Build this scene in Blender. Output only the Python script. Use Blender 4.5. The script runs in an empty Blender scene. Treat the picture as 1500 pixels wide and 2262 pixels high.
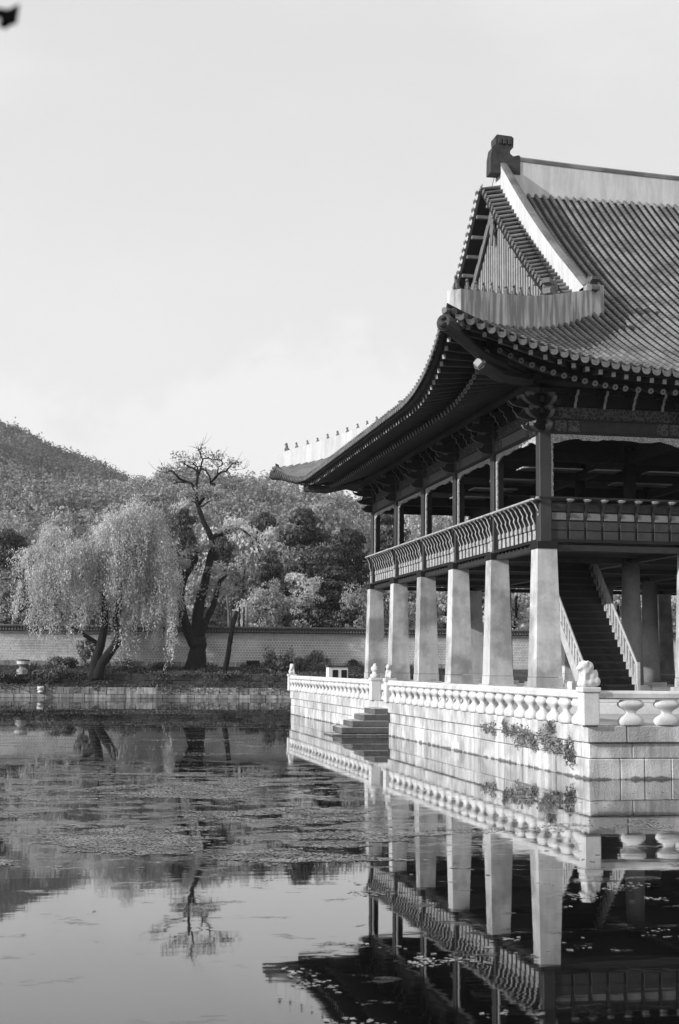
import bpy, math, random
import numpy as np
from mathutils import Vector, Matrix, Euler

R = math.radians
rng = np.random.default_rng(7)
random.seed(7)
sc = bpy.context.scene
col = sc.collection

# ------------------------------------------------------------------ camera, sky, sun, exposure
CAM = (-16.728, -48.521, 3.017)
YAW, PITCH, ROLL = 0.1912, 0.1077, 0.0080
_F = Vector((math.sin(YAW) * math.cos(PITCH), math.cos(YAW) * math.cos(PITCH), math.sin(PITCH)))
_R0 = Vector((math.cos(YAW), -math.sin(YAW), 0)); _U0 = _R0.cross(_F)
_Rt = _R0 * math.cos(ROLL) + _U0 * math.sin(ROLL); _Up = -_R0 * math.sin(ROLL) + _U0 * math.cos(ROLL)
cam = bpy.data.cameras.new('camera'); cam_o = bpy.data.objects.new('camera', cam); col.objects.link(cam_o)
cam.sensor_fit = 'VERTICAL'; cam.sensor_height = 36.0; cam.sensor_width = 24.0; cam.lens = 50.0
cam.clip_start = 0.1; cam.clip_end = 6000
M = Matrix((_Rt, _Up, -_F)).transposed().to_4x4(); M.translation = Vector(CAM)
cam_o.matrix_world = M
cam.dof.use_dof = True; cam.dof.focus_distance = 52.0; cam.dof.aperture_fstop = 3.2
sc.camera = cam_o

SUN_EL, SUN_AZ = R(20.0), R(14.5)     # azimuth measured from west (-X) towards south (-Y)
sdir = Vector((-math.cos(SUN_AZ) * math.cos(SUN_EL), -math.sin(SUN_AZ) * math.cos(SUN_EL), math.sin(SUN_EL)))
sun = bpy.data.lights.new('sun', 'SUN'); sun.energy = 4.9; sun.angle = R(0.55); sun.color = (1, 1, 1)
so = bpy.data.objects.new('sun', sun); col.objects.link(so)
so.rotation_euler = sdir.to_track_quat('Z', 'Y').to_euler(); so.location = (-60, -30, 60)

w = bpy.data.worlds.new('World'); sc.world = w; w.use_nodes = True
nt = w.node_tree; nt.nodes.clear()
def N(t, typ, **k):
    n = t.nodes.new(typ)
    for a, b in k.items(): setattr(n, a, b)
    return n
sky = N(nt, 'ShaderNodeTexSky', sky_type='NISHITA', sun_disc=False, sun_elevation=SUN_EL,
        sun_rotation=math.atan2(sdir.x, sdir.y), air_density=1.0, dust_density=2.6, ozone_density=1.0)
bw = N(nt, 'ShaderNodeRGBToBW')
tc = N(nt, 'ShaderNodeTexCoord'); mp = N(nt, 'ShaderNodeMapping'); mp.inputs['Scale'].default_value = (1.0, 1.0, 2.3)
n1 = N(nt, 'ShaderNodeTexNoise'); n1.inputs['Scale'].default_value = 3.3; n1.inputs['Detail'].default_value = 7; n1.inputs['Roughness'].default_value = 0.52
mr = N(nt, 'ShaderNodeMapRange', interpolation_type='SMOOTHSTEP'); mr.inputs['From Min'].default_value = 0.42; mr.inputs['From Max'].default_value = 0.80
mix = N(nt, 'ShaderNodeMix', data_type='FLOAT')
SKY_FLAT = N(nt, 'ShaderNodeMath', operation='MULTIPLY_ADD')   # compress the sky's range: thin high cloud evens it out
SKY_FLAT.inputs[1].default_value = 0.12
sxz = N(nt, 'ShaderNodeSeparateXYZ'); nt.links.new(tc.outputs['Generated'], sxz.inputs[0])
zr1 = N(nt, 'ShaderNodeMapRange', interpolation_type='SMOOTHSTEP')
for k_, v_ in zip(('From Min', 'From Max', 'To Min', 'To Max'), (.10, .46, 5.55, 4.85)): zr1.inputs[k_].default_value = v_
nt.links.new(sxz.outputs['Z'], zr1.inputs['Value']); nt.links.new(zr1.outputs[0], SKY_FLAT.inputs[2])
# a low bank of cumulus: lifted edge following a slow noise
nb = N(nt, 'ShaderNodeTexNoise'); nb.inputs['Scale'].default_value = 5.5; nb.inputs['Detail'].default_value = 8; nb.inputs['Roughness'].default_value = .6
nt.links.new(tc.outputs['Generated'], nb.inputs['Vector'])
zb_ = N(nt, 'ShaderNodeMath', operation='MULTIPLY_ADD'); zb_.inputs[1].default_value = -.42; nt.links.new(nb.outputs[0], zb_.inputs[0]); nt.links.new(sxz.outputs['Z'], zb_.inputs[2])
ce = N(nt, 'ShaderNodeMapRange', interpolation_type='SMOOTHSTEP')
for k_, v_ in zip(('From Min', 'From Max', 'To Min', 'To Max'), (-.015, .03, .44, 0)): ce.inputs[k_].default_value = v_
nt.links.new(zb_.outputs[0], ce.inputs['Value'])
cl = N(nt, 'ShaderNodeMath', operation='MULTIPLY_ADD'); cl.inputs[1].default_value = 0.10; cl.inputs[2].default_value = 5.6
bg = N(nt, 'ShaderNodeBackground'); bg.inputs['Strength'].default_value = 0.15
wo = N(nt, 'ShaderNodeOutputWorld')
L = nt.links.new
L(sky.outputs[0], bw.inputs[0]); L(tc.outputs['Generated'], mp.inputs['Vector']); L(mp.outputs[0], n1.inputs['Vector'])
L(n1.outputs[0], mr.inputs['Value']); L(bw.outputs[0], SKY_FLAT.inputs[0]); L(bw.outputs[0], cl.inputs[0])
L(mr.outputs[0], mix.inputs['Factor']); L(SKY_FLAT.outputs[0], mix.inputs['A']); L(cl.outputs[0], mix.inputs['B'])
addc = N(nt, 'ShaderNodeMath', operation='ADD'); L(mix.outputs['Result'], addc.inputs[0]); L(ce.outputs[0], addc.inputs[1]); L(addc.outputs[0], bg.inputs['Color']); L(bg.outputs[0], wo.inputs['Surface'])

sc.render.engine = 'CYCLES'
sc.view_settings.view_transform = 'Standard'; sc.view_settings.look = 'None'
sc.view_settings.exposure = 0.0; sc.view_settings.gamma = 1.0; sc.view_settings.use_curve_mapping = False
sc.cycles.use_denoising = True
sc.cycles.max_bounces = 8; sc.cycles.diffuse_bounces = 3; sc.cycles.glossy_bounces = 4
sc.cycles.transparent_max_bounces = 8; sc.cycles.caustics_reflective = False; sc.cycles.caustics_refractive = False

# ------------------------------------------------------------------ materials
MATS = {}
def mat(name, colr, var=0.15, scale=1.2, rough=0.85, rnd=0.0, algae=0.0, streak=0.0, bump=0.0, bscale=20.0, spec=0.25, stain_shade=0.0, stscale=0.5, zs=1.0):
    m = bpy.data.materials.new(name); m.use_nodes = True
    t = m.node_tree; t.nodes.clear(); l = t.links.new
    out = N(t, 'ShaderNodeOutputMaterial'); b = N(t, 'ShaderNodeBsdfPrincipled')
    b.inputs['Roughness'].default_value = rough; b.inputs['Specular IOR Level'].default_value = spec
    g = N(t, 'ShaderNodeNewGeometry')
    val = N(t, 'ShaderNodeValue'); val.outputs[0].default_value = colr
    cur = val.outputs[0]
    def mulrange(src, amount, lo=0.3, hi=0.7, one_sided=False):
        nonlocal cur
        r = N(t, 'ShaderNodeMapRange'); r.inputs['From Min'].default_value = lo; r.inputs['From Max'].default_value = hi
        r.inputs['To Min'].default_value = 1 - amount; r.inputs['To Max'].default_value = 1.0 if one_sided else 1 + amount
        l(src, r.inputs['Value'])
        q = N(t, 'ShaderNodeMath', operation='MULTIPLY'); l(cur, q.inputs[0]); l(r.outputs[0], q.inputs[1]); cur = q.outputs[0]
    def noise(sc_, vecscale=(1, 1, 1), det=5, rgh=0.6, dist=0.0):
        mpp = N(t, 'ShaderNodeMapping'); mpp.inputs['Scale'].default_value = vecscale
        nn = N(t, 'ShaderNodeTexNoise'); nn.inputs['Scale'].default_value = sc_; nn.inputs['Detail'].default_value = det
        nn.inputs['Roughness'].default_value = rgh; nn.inputs['Distortion'].default_value = dist
        l(g.outputs['Position'], mpp.inputs['Vector']); l(mpp.outputs[0], nn.inputs['Vector'])
        return nn.outputs[0]
    if var: mulrange(noise(scale, (1, 1, zs)), var)
    if var: mulrange(noise(scale * 9, (1, 1, zs), 3), var * 0.6)
    if streak: mulrange(noise(3.2, (1, 1, 0.13), 4, 0.62), streak, 0.42, 0.60, True)
    if stain_shade: mulrange(noise(stscale, (1, 1, 1), 4, 0.55), stain_shade, 0.40, 0.56, True)  # soft blotches: real stains, plus painted tree dapple on the pillars
    if algae:
        sz = N(t, 'ShaderNodeSeparateXYZ'); l(g.outputs['Position'], sz.inputs[0])
        az_ = N(t, 'ShaderNodeMath', operation='MULTIPLY_ADD'); az_.inputs[1].default_value = -.30; l(noise(2.5, (1, 1, .3), 4), az_.inputs[0]); l(sz.outputs['Z'], az_.inputs[2]); mulrange(az_.outputs[0], algae, -.13, -.085, True)
    if rnd:
        oi = N(t, 'ShaderNodeObjectInfo'); mulrange(oi.outputs['Random'], rnd, 0, 1)
    l(cur, b.inputs['Base Color'])
    if bump:
        bp = N(t, 'ShaderNodeBump'); bp.inputs['Strength'].default_value = bump; bp.inputs['Distance'].default_value = 0.03
        l(noise(bscale, (1, 1, 1), 4), bp.inputs['Height']); l(bp.outputs[0], b.inputs['Normal'])
    l(b.outputs[0], out.inputs[0]); MATS[name] = m; return m

def leafmat(name, colr, var=0.35, scale=0.35, trans=0.35, isl=0.35):
    m = bpy.data.materials.new(name); m.use_nodes = True
    t = m.node_tree; t.nodes.clear(); l = t.links.new
    out = N(t, 'ShaderNodeOutputMaterial'); d = N(t, 'ShaderNodeBsdfDiffuse'); tr = N(t, 'ShaderNodeBsdfTranslucent'); mx = N(t, 'ShaderNodeMixShader')
    mx.inputs[0].default_value = trans
    g = N(t, 'ShaderNodeNewGeometry'); nn = N(t, 'ShaderNodeTexNoise'); nn.inputs['Scale'].default_value = scale; nn.inputs['Detail'].default_value = 3
    l(g.outputs['Position'], nn.inputs['Vector'])
    r = N(t, 'ShaderNodeMapRange'); r.inputs['From Min'].default_value = .3; r.inputs['From Max'].default_value = .7
    r.inputs['To Min'].default_value = colr * (1 - var); r.inputs['To Max'].default_value = colr * (1 + var); l(nn.outputs[0], r.inputs['Value'])
    r2 = N(t, 'ShaderNodeMapRange'); r2.inputs['To Min'].default_value = 1 - isl; r2.inputs['To Max'].default_value = 1 + isl
    l(g.outputs['Random Per Island'], r2.inputs['Value'])
    oi = N(t, 'ShaderNodeObjectInfo'); r3 = N(t, 'ShaderNodeMapRange'); r3.inputs['To Min'].default_value = .82; r3.inputs['To Max'].default_value = 1.18
    l(oi.outputs['Random'], r3.inputs['Value'])
    q = N(t, 'ShaderNodeMath', operation='MULTIPLY'); l(r.outputs[0], q.inputs[0]); l(r2.outputs[0], q.inputs[1])
    q2 = N(t, 'ShaderNodeMath', operation='MULTIPLY'); l(q.outputs[0], q2.inputs[0]); l(r3.outputs[0], q2.inputs[1])
    l(q2.outputs[0], d.inputs[0]); l(q2.outputs[0], tr.inputs[0]); l(d.outputs[0], mx.inputs[1]); l(tr.outputs[0], mx.inputs[2]); l(mx.outputs[0], out.inputs[0])
    MATS[name] = m; return m

mat('granite_white', .68, .12, 1.0, .85, algae=.72, rnd=.14, streak=.28, bump=.7, bscale=18, stain_shade=.32, stscale=.9)
mat('granite_carved', .66, .10, 2.0, .8, rnd=.06, bump=.4, bscale=30, stain_shade=.18, stscale=1.5)
mat('granite_wet', .12, .25, 1.5, .7, rnd=.2, bump=.6, stain_shade=.4)
mat('granite_bank', .44, .18, 1.2, .9, algae=.5, rnd=.36, streak=.4, bump=.6, stain_shade=.45, stscale=.35)
mat('granite_dark', .065, .3, 1.0, .9, rnd=.3, bump=.6, stain_shade=.4, stscale=.4)
mat('pillar_stone', .56, .10, 1.1, .85, rnd=.07, bump=.6, bscale=30, stain_shade=.42, stscale=.55, streak=.12)  # blotches paint soft dappled tree shade into the stone colour
mat('pillar_stone_inner', .34, .12, .7, .85, rnd=.05, bump=.4, bscale=22, stain_shade=.35, stscale=.42)
mat('terrace_paving', .42, .15, .8, .9, bump=.4)
mat('mortar_dark', .06, .3, 2, .95)
mat('mortar_pale', .78, .12, 2, .95)
mat('brick_wall', .50, .14, .6, .9, stain_shade=.3, stscale=.25)
mat('brick_fine', .36, .14, 2.0, .9)
mat('plaster', .58, .07, .8, .9, streak=.55, bump=.15, bscale=9)
mat('plaster_clean', .60, .06, .8, .9, streak=.16, bump=.15, bscale=9)
mat('roof_tile', .14, .28, 1.2, .55, rnd=.22, bump=.3, bscale=30, spec=.5, stain_shade=.35, stscale=.6)
mat('roof_tile_dark', .026, .25, 1.5, .7, bump=.3, bscale=30, spec=.4)  # darker tile colour carries the groove shade of the valleys
mat('tile_end', .135, .3, 12, .6, rnd=.2, bump=.6, bscale=60)
mat('finial_dark', .045, .4, 4, .7, bump=.8, bscale=18)
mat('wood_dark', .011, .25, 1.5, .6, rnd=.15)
mat('wood_post', .046, .12, 1.0, .55, rnd=.05, stain_shade=.15)
mat('wood_panel', .042, .22, 4.0, .6, rnd=.12)
mat('wood_pale', .17, .2, 4.0, .6, rnd=.12)
mat('wood_mid', .028, .25, 3, .6, rnd=.1)
mat('trim_pale', .38, .35, 7, .7, rnd=.1)
mat('rafter_end', .42, .2, 6, .7, rnd=.1)
mat('rafter_side', .060, .2, 3, .6, rnd=.1)
mat('gable_board', .03, .2, 3, .8)
mat('gable_batten', .30, .2, 3, .8, rnd=.15)
mat('stair_wood', .022, .25, 2, .5, rnd=.1)
mat('stair_rail', .42, .2, 4, .6, rnd=.1)
mat('door_paper', .62, .1, 2, .8)
mat('bark', .013, .4, 3, .95, bump=.8, bscale=8)
mat('bark_light', .12, .3, 3, .95, bump=.6, bscale=8)
mat('soil', .075, .45, .9, 1.0, bump=.8, bscale=6, spec=.05)
mat('hill_soil', .07, .4, .05, 1.0, spec=.02)
mat('white_paint', .72, .05, 2, .6)
mat('opening_black', .015, .1, 2, .3)  # flat black puts the shade inside openings into the colour
leafmat('leaf_pale', .50, .28, .5, .3, .18)
leafmat('leaf_mid', .29, .4, .5, .3, .2)
leafmat('leaf_dark', .085, .4, .6, .2)
leafmat('leaf_willow', .52, .25, .4, .35)
leafmat('leaf_shrub', .15, .4, 1.0, .3)
leafmat('leaf_ivy', .27, .4, 3.0, .3)
leafmat('leaf_hill', .26, .65, .055, .2, .16)
leafmat('leaf_hill_far', .14, .45, .02, .1, .12)
leafmat('leaf_grass', .075, .5, .6, .2)
leafmat('leaf_weed', .24, .4, 1.5, .1, .4)
leafmat('leaf_black', .02, .2, 1, .1)

def scroll_mat(name, lo, hi, scale, kind='VORONOI'):
    """painted ornament: pale curls on dark ground (flat print)"""
    m = bpy.data.materials.new(name); m.use_nodes = True; t = m.node_tree; b = t.nodes['Principled BSDF']; b.inputs['Roughness'].default_value = .7
    g = N(t, 'ShaderNodeNewGeometry'); nz = N(t, 'ShaderNodeTexNoise'); nz.inputs['Scale'].default_value = scale * .6
    v = N(t, 'ShaderNodeTexVoronoi'); v.feature = 'DISTANCE_TO_EDGE'; v.inputs['Scale'].default_value = scale
    mxv = N(t, 'ShaderNodeMix', data_type='RGBA'); mxv.inputs['Factor'].default_value = .12
    t.links.new(g.outputs['Position'], mxv.inputs['A']); t.links.new(nz.outputs['Color'], mxv.inputs['B']); t.links.new(g.outputs['Position'], nz.inputs['Vector'])
    t.links.new(mxv.outputs['Result'], v.inputs['Vector'])
    r = N(t, 'ShaderNodeMapRange'); r.inputs['From Min'].default_value = .02; r.inputs['From Max'].default_value = .14
    r.inputs['To Min'].default_value = hi; r.inputs['To Max'].default_value = lo
    t.links.new(v.outputs['Distance'], r.inputs['Value']); t.links.new(r.outputs[0], b.inputs['Base Color']); MATS[name] = m
mat('coping_dark', .018, .3, 2, .7)
scroll_mat('scroll_print', .035, .14, 7)
scroll_mat('frieze_paint', .60, .20, 13)

def end_mat():
    """round rafter end: pale flower print on a disc, in the piece's own coordinates"""
    m = bpy.data.materials.new('flower_end'); m.use_nodes = True; t = m.node_tree; b = t.nodes['Principled BSDF']; b.inputs['Roughness'].default_value = .7
    tcn = N(t, 'ShaderNodeTexCoord'); sx = N(t, 'ShaderNodeSeparateXYZ'); t.links.new(tcn.outputs['Object'], sx.inputs[0])
    at = N(t, 'ShaderNodeMath', operation='ARCTAN2'); t.links.new(sx.outputs['X'], at.inputs[0]); t.links.new(sx.outputs['Z'], at.inputs[1])
    ml = N(t, 'ShaderNodeMath', operation='MULTIPLY'); ml.inputs[1].default_value = 8; t.links.new(at.outputs[0], ml.inputs[0])
    sn = N(t, 'ShaderNodeMath', operation='SINE'); t.links.new(ml.outputs[0], sn.inputs[0])
    hy = N(t, 'ShaderNodeMath', operation='MULTIPLY'); hy2 = N(t, 'ShaderNodeMath', operation='MULTIPLY_ADD')
    t.links.new(sx.outputs['X'], hy.inputs[0]); t.links.new(sx.outputs['X'], hy.inputs[1])
    t.links.new(sx.outputs['Z'], hy2.inputs[0]); t.links.new(sx.outputs['Z'], hy2.inputs[1]); t.links.new(hy.outputs[0], hy2.inputs[2])
    sq = N(t, 'ShaderNodeMath', operation='SQRT'); t.links.new(hy2.outputs[0], sq.inputs[0])
    rr = N(t, 'ShaderNodeMapRange'); rr.inputs['From Min'].default_value = .02; rr.inputs['From Max'].default_value = .04
    rr.inputs['To Min'].default_value = 0; rr.inputs['To Max'].default_value = 1; t.links.new(sq.outputs[0], rr.inputs['Value'])
    ma = N(t, 'ShaderNodeMapRange'); ma.inputs['From Min'].default_value = -1; ma.inputs['From Max'].default_value = 1; ma.inputs['To Min'].default_value = .16; ma.inputs['To Max'].default_value = .5
    t.links.new(sn.outputs[0], ma.inputs['Value'])
    q = N(t, 'ShaderNodeMath', operation='MULTIPLY'); t.links.new(ma.outputs[0], q.inputs[0]); t.links.new(rr.outputs[0], q.inputs[1]); t.links.new(q.outputs[0], b.inputs['Base Color'])
    MATS['flower_end'] = m
end_mat()

def water_mat():
    m = bpy.data.materials.new('pond_water'); m.use_nodes = True; t = m.node_tree; t.nodes.clear(); l = t.links.new
    out = N(t, 'ShaderNodeOutputMaterial'); gl = N(t, 'ShaderNodeBsdfGlossy'); df = N(t, 'ShaderNodeBsdfDiffuse'); mx = N(t, 'ShaderNodeMixShader')
    gl.inputs['Roughness'].default_value = .022; gl.inputs['Color'].default_value = (.93, .93, .93, 1); df.inputs['Color'].default_value = (.004, .004, .004, 1)
    g = N(t, 'ShaderNodeNewGeometry')
    def nz(sc_, vs, det=3, rgh=.55):
        mpp = N(t, 'ShaderNodeMapping'); mpp.inputs['Scale'].default_value = vs
        nn = N(t, 'ShaderNodeTexNoise'); nn.inputs['Scale'].default_value = sc_; nn.inputs['Detail'].default_value = det; nn.inputs['Roughness'].default_value = rgh
        l(g.outputs['Position'], mpp.inputs['Vector']); l(mpp.outputs[0], nn.inputs['Vector']); return nn.outputs[0]
    def rng_(src, a, b_, c, d):
        r = N(t, 'ShaderNodeMapRange', interpolation_type='SMOOTHSTEP'); 
        for k, v_ in zip(('From Min', 'From Max', 'To Min', 'To Max'), (a, b_, c, d)): r.inputs[k].default_value = v_
        l(src, r.inputs['Value']); return r.outputs[0]
    def mth(op, a, b_):
        q = N(t, 'ShaderNodeMath', operation=op)
        for i, x in enumerate((a, b_)):
            if isinstance(x, (int, float)): q.inputs[i].default_value = x
            else: l(x, q.inputs[i])
        return q.outputs[0]
    sx = N(t, 'ShaderNodeSeparateXYZ'); l(g.outputs['Position'], sx.inputs[0])
    # wind-ruffled patches: breeze zone from about 20 to 60 m out, west of the pavilion
    zone = mth('MULTIPLY', rng_(sx.outputs['Y'], -27, -22, 0, 1), rng_(sx.outputs['Y'], -16, 6, 1, 0))
    zone = mth('MULTIPLY', zone, rng_(sx.outputs['X'], -11.5, -8.5, 1, 0))
    streak = mth('MULTIPLY', rng_(nz(.40, (.35, 2.2, 1), 5, .65), .56, .62, 0, .55), mth('MULTIPLY', rng_(sx.outputs['Y'], 0, 12, 0, 1), rng_(sx.outputs['Y'], 20, 45, 1, 0)))
    patch = rng_(nz(.75, (.7, 1.0, 1), 9, .74), .515, .555, 0, 1)
    patch2 = rng_(nz(1.5, (.7, 1.1, 1), 6, .68), .60, .66, 0, .42)
    ruff = mth('MAXIMUM', mth('MAXIMUM', mth('MULTIPLY', patch, zone), streak), patch2)
    fine = nz(9.0, (.7, 1.5, 1), 3); mid = nz(1.3, (.5, 1.6, 1), 3)
    hgt = mth('ADD', mth('MULTIPLY', mth('MULTIPLY', fine, ruff), .0035), mth('MULTIPLY', mth('MULTIPLY', mid, .0009), rng_(sx.outputs['Y'], -30, 30, 1, .12)))
    bp = N(t, 'ShaderNodeBump'); bp.inputs['Strength'].default_value = 1.0; bp.inputs['Distance'].default_value = 1.0
    l(hgt, bp.inputs['Height']); l(bp.outputs[0], gl.inputs['Normal'])
    fr = N(t, 'ShaderNodeFresnel'); fr.inputs['IOR'].default_value = 2.1
    r2 = rng_(fr.outputs[0], 0.1, 0.70, .12, .80)
    l(r2, mx.inputs[0])
    l(df.outputs[0], mx.inputs[1]); l(gl.outputs[0], mx.inputs[2]); l(mx.outputs[0], out.inputs[0]); MATS['water'] = m
water_mat()

# ------------------------------------------------------------------ mesh helpers
class MB:
    def __init__(s): s.V = []; s.F = []; s.n = 0
    def add(s, v, f, m=0, smooth=False):
        v = np.asarray(v, dtype=np.float64).reshape(-1, 3)
        if isinstance(f, np.ndarray): s.F.append((f + s.n, m, smooth))
        else:
            by = {}
            for q in f: by.setdefault(len(q), []).append(q)
            for k, qs in by.items(): s.F.append((np.array(qs) + s.n, m, smooth))
        s.V.append(v); s.n += len(v); return s
    def mesh(s, name, mats):
        me = bpy.data.meshes.new(name)
        V = np.concatenate(s.V); me.vertices.add(len(V)); me.vertices.foreach_set('co', V.ravel())
        tot = sum(len(f) for f, _, _ in s.F); loops = np.concatenate([f.ravel() for f, _, _ in s.F])
        sizes = np.concatenate([np.full(len(f), f.shape[1]) for f, _, _ in s.F])
        me.loops.add(len(loops)); me.loops.foreach_set('vertex_index', loops.astype(np.int32))
        me.polygons.add(tot); starts = np.concatenate([[0], np.cumsum(sizes)[:-1]])
        me.polygons.foreach_set('loop_start', starts.astype(np.int32)); me.polygons.foreach_set('loop_total', sizes.astype(np.int32))
        me.polygons.foreach_set('material_index', np.concatenate([np.full(len(f), m) for f, m, _ in s.F]).astype(np.int32))
        me.polygons.foreach_set('use_smooth', np.concatenate([np.full(len(f), sm) for f, _, sm in s.F]))
        for m in (mats if isinstance(mats, (list, tuple)) else [mats]): me.materials.append(MATS[m])
        me.update(calc_edges=True); me.validate(); return me

def box(x0, x1, y0, y1, z0, z1):
    v = [(x, y, z) for z in (z0, z1) for y in (y0, y1) for x in (x0, x1)]
    return v, [(0, 2, 3, 1), (4, 5, 7, 6), (0, 1, 5, 4), (2, 6, 7, 3), (0, 4, 6, 2), (1, 3, 7, 5)]
def bevbox(x0, x1, y0, y1, z0, z1, b):
    """box with chamfered edges (24 verts)"""
    xs, ys, zs = (x0, x1), (y0, y1), (z0, z1); v = []; idx = {}
    for i in (0, 1):
        for j in (0, 1):
            for k in (0, 1):
                sx, sy, sz = (1 - 2 * i), (1 - 2 * j), (1 - 2 * k)
                for a in range(3):
                    p = [xs[i] + sx * b, ys[j] + sy * b, zs[k] + sz * b]; p[a] = (xs, ys, zs)[a][(i, j, k)[a]]
                    idx[(i, j, k, a)] = len(v); v.append(tuple(p))
    f = []
    for a in range(3):
        o1, o2 = [q for q in range(3) if q != a]
        for s in (0, 1):
            c = []
            for (p, q) in ((0, 0), (1, 0), (1, 1), (0, 1)):
                t = [0, 0, 0]; t[a] = s; t[o1] = p; t[o2] = q; c.append(idx[(*t, a)])
            f.append(tuple(c))
        for p in (0, 1):
            for q in (0, 1):
                t0 = [0, 0, 0]; t1 = [0, 0, 0]; t0[o1] = t1[o1] = p; t0[o2] = t1[o2] = q; t0[a] = 0; t1[a] = 1
                f.append((idx[(*t0, o1)], idx[(*t1, o1)], idx[(*t1, o2)], idx[(*t0, o2)]))
    for i in (0, 1):
        for j in (0, 1):
            for k in (0, 1): f.append((idx[(i, j, k, 0)], idx[(i, j, k, 1)], idx[(i, j, k, 2)]))
    return v, f
def frustum(x, y, z0, z1, a0, b0, a1, b1):
    v = [(x + sx * a, y + sy * b, z) for z, a, b in ((z0, a0, b0), (z1, a1, b1)) for sx, sy in ((-1, -1), (1, -1), (1, 1), (-1, 1))]
    return v, [(3, 2, 1, 0), (4, 5, 6, 7)] + [(i, (i + 1) % 4, 4 + (i + 1) % 4, 4 + i) for i in range(4)]
def prism(pts, h0, h1, axes='xz'):
    """extrude 2D outline; returns verts, cap faces, side faces"""
    n = len(pts); v = []
    for h in (h0, h1):
        for a, b in pts:
            v.append({'xz': (a, h, b), 'yz': (h, a, b), 'xy': (a, b, h)}[axes])
    return v, [tuple(range(n)), tuple(range(2 * n - 1, n - 1, -1))], [(i, (i + 1) % n, n + (i + 1) % n, n + i) for i in range(n)]
def tube(pts, rad, n=7, cap=True):
    P = np.array(pts, float); rad = np.broadcast_to(np.array(rad, float), (len(P),)); v = []; f = []
    T = np.gradient(P, axis=0); T /= np.linalg.norm(T, axis=1)[:, None] + 1e-9
    ref = np.array((0, 0, 1.)) if abs(T[0][2]) < .9 else np.array((1., 0, 0))
    for i in range(len(P)):
        u = np.cross(T[i], ref); u /= np.linalg.norm(u) + 1e-9; w_ = np.cross(T[i], u); ref = -np.cross(T[i], u) if False else ref
        for k in range(n):
            a = 2 * math.pi * k / n; v.append(P[i] + rad[i] * (math.cos(a) * u + math.sin(a) * w_))
    for i in range(len(P) - 1):
        for k in range(n):
            f.append((i * n + k, i * n + (k + 1) % n, (i + 1) * n + (k + 1) % n, (i + 1) * n + k))
    if cap: f += [tuple(range(n - 1, -1, -1)), tuple(range((len(P) - 1) * n, len(P) * n))]
    return v, f
def ellipsoid(c, r, nu=10, nv=7, rot=None):
    v = [(0, 0, -1)]
    for j in range(1, nv):
        ph = -math.pi / 2 + math.pi * j / nv
        for i in range(nu):
            a = 2 * math.pi * i / nu; v.append((math.cos(a) * math.cos(ph), math.sin(a) * math.cos(ph), math.sin(ph)))
    v.append((0, 0, 1)); v = np.array(v) * np.array(r)
    if rot is not None: v = v @ np.array(Euler(rot).to_matrix()).T
    v = v + np.array(c); f = []
    for i in range(nu): f.append((0, 1 + (i + 1) % nu, 1 + i))
    for j in range(nv - 2):
        for i in range(nu): f.append((1 + j * nu + i, 1 + j * nu + (i + 1) % nu, 1 + (j + 1) * nu + (i + 1) % nu, 1 + (j + 1) * nu + i))
    top = len(v) - 1; b0 = 1 + (nv - 2) * nu
    for i in range(nu): f.append((b0 + i, b0 + (i + 1) % nu, top))
    return v, f
def lathe(prof, n=12, ax=1.0, ay=1.0, pw=1.0):
    v = []; f = []
    for r, z in prof:
        for k in range(n):
            a = 2 * math.pi * k / n; ca, sa = math.cos(a), math.sin(a); v.append((r * ax * math.copysign(abs(ca) ** pw, ca), r * ay * math.copysign(abs(sa) ** pw, sa), z))
    for i in range(len(prof) - 1):
        for k in range(n): f.append((i * n + k, i * n + (k + 1) % n, (i + 1) * n + (k + 1) % n, (i + 1) * n + k))
    f += [tuple(range(n - 1, -1, -1)), tuple(range((len(prof) - 1) * n, len(prof) * n))]
    return v, f
def stamp(tv, tf, P, W, D, NN, mb, m=0, smooth=False, scl=None):
    """copies of template tv (x across, y along, z up) at points P with frames W, D, NN"""
    tv = np.asarray(tv, float); P = np.asarray(P, float); k = len(P); n = len(tv)
    V = P[:, None, :] + tv[None, :, 0:1] * W[:, None, :] + tv[None, :, 1:2] * D[:, None, :] + tv[None, :, 2:3] * NN[:, None, :]
    by = {}
    for q in tf: by.setdefault(len(q), []).append(q)
    off = (np.arange(k) * n)[:, None, None]
    base = mb.n
    for kk, qs in by.items(): mb.F.append(((np.array(qs)[None] + off).reshape(-1, kk) + base, m, smooth))
    mb.V.append(V.reshape(-1, 3)); mb.n += k * n

def tag(o, label=None, category=None, group=None, kind=None):
    for k, v_ in (('label', label), ('category', category), ('group', group), ('kind', kind)):
        if v_: o[k] = v_
    return o
def ob(name, me, parent=None, loc=None, rot=None, scl=None, mw=None, **kw):
    o = bpy.data.objects.new(name, me); col.objects.link(o)
    if parent is not None: o.parent = parent
    if loc is not None: o.location = loc
    if rot is not None: o.rotation_euler = rot
    if scl is not None: o.scale = scl
    if mw is not None: o.matrix_basis = mw
    return tag(o, **kw)
def mk(name, mats, *shapes, parent=None, **kw):
    mb = MB()
    for s in shapes: mb.add(*s)
    return ob(name, mb.mesh(name, mats), parent, **kw)
def empty(name, loc=(0, 0, 0), **kw):
    o = bpy.data.objects.new(name, None); col.objects.link(o); o.location = loc; o.empty_display_size = .3
    return tag(o, **kw)
def frameM(p, w_, d, n_):
    m = Matrix((Vector(w_), Vector(d), Vector(n_))).transposed().to_4x4(); m.translation = Vector(p); return m
def at(px, py, Y):
    """world point on the plane at distance Y (survey of the far bank)"""
    d = _F + _Rt * ((px - 750) / 3142.) - _Up * ((py - 1131) / 3142.); t = (Y - CAM[1]) / d.y
    return Vector(CAM) + d * t

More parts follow.
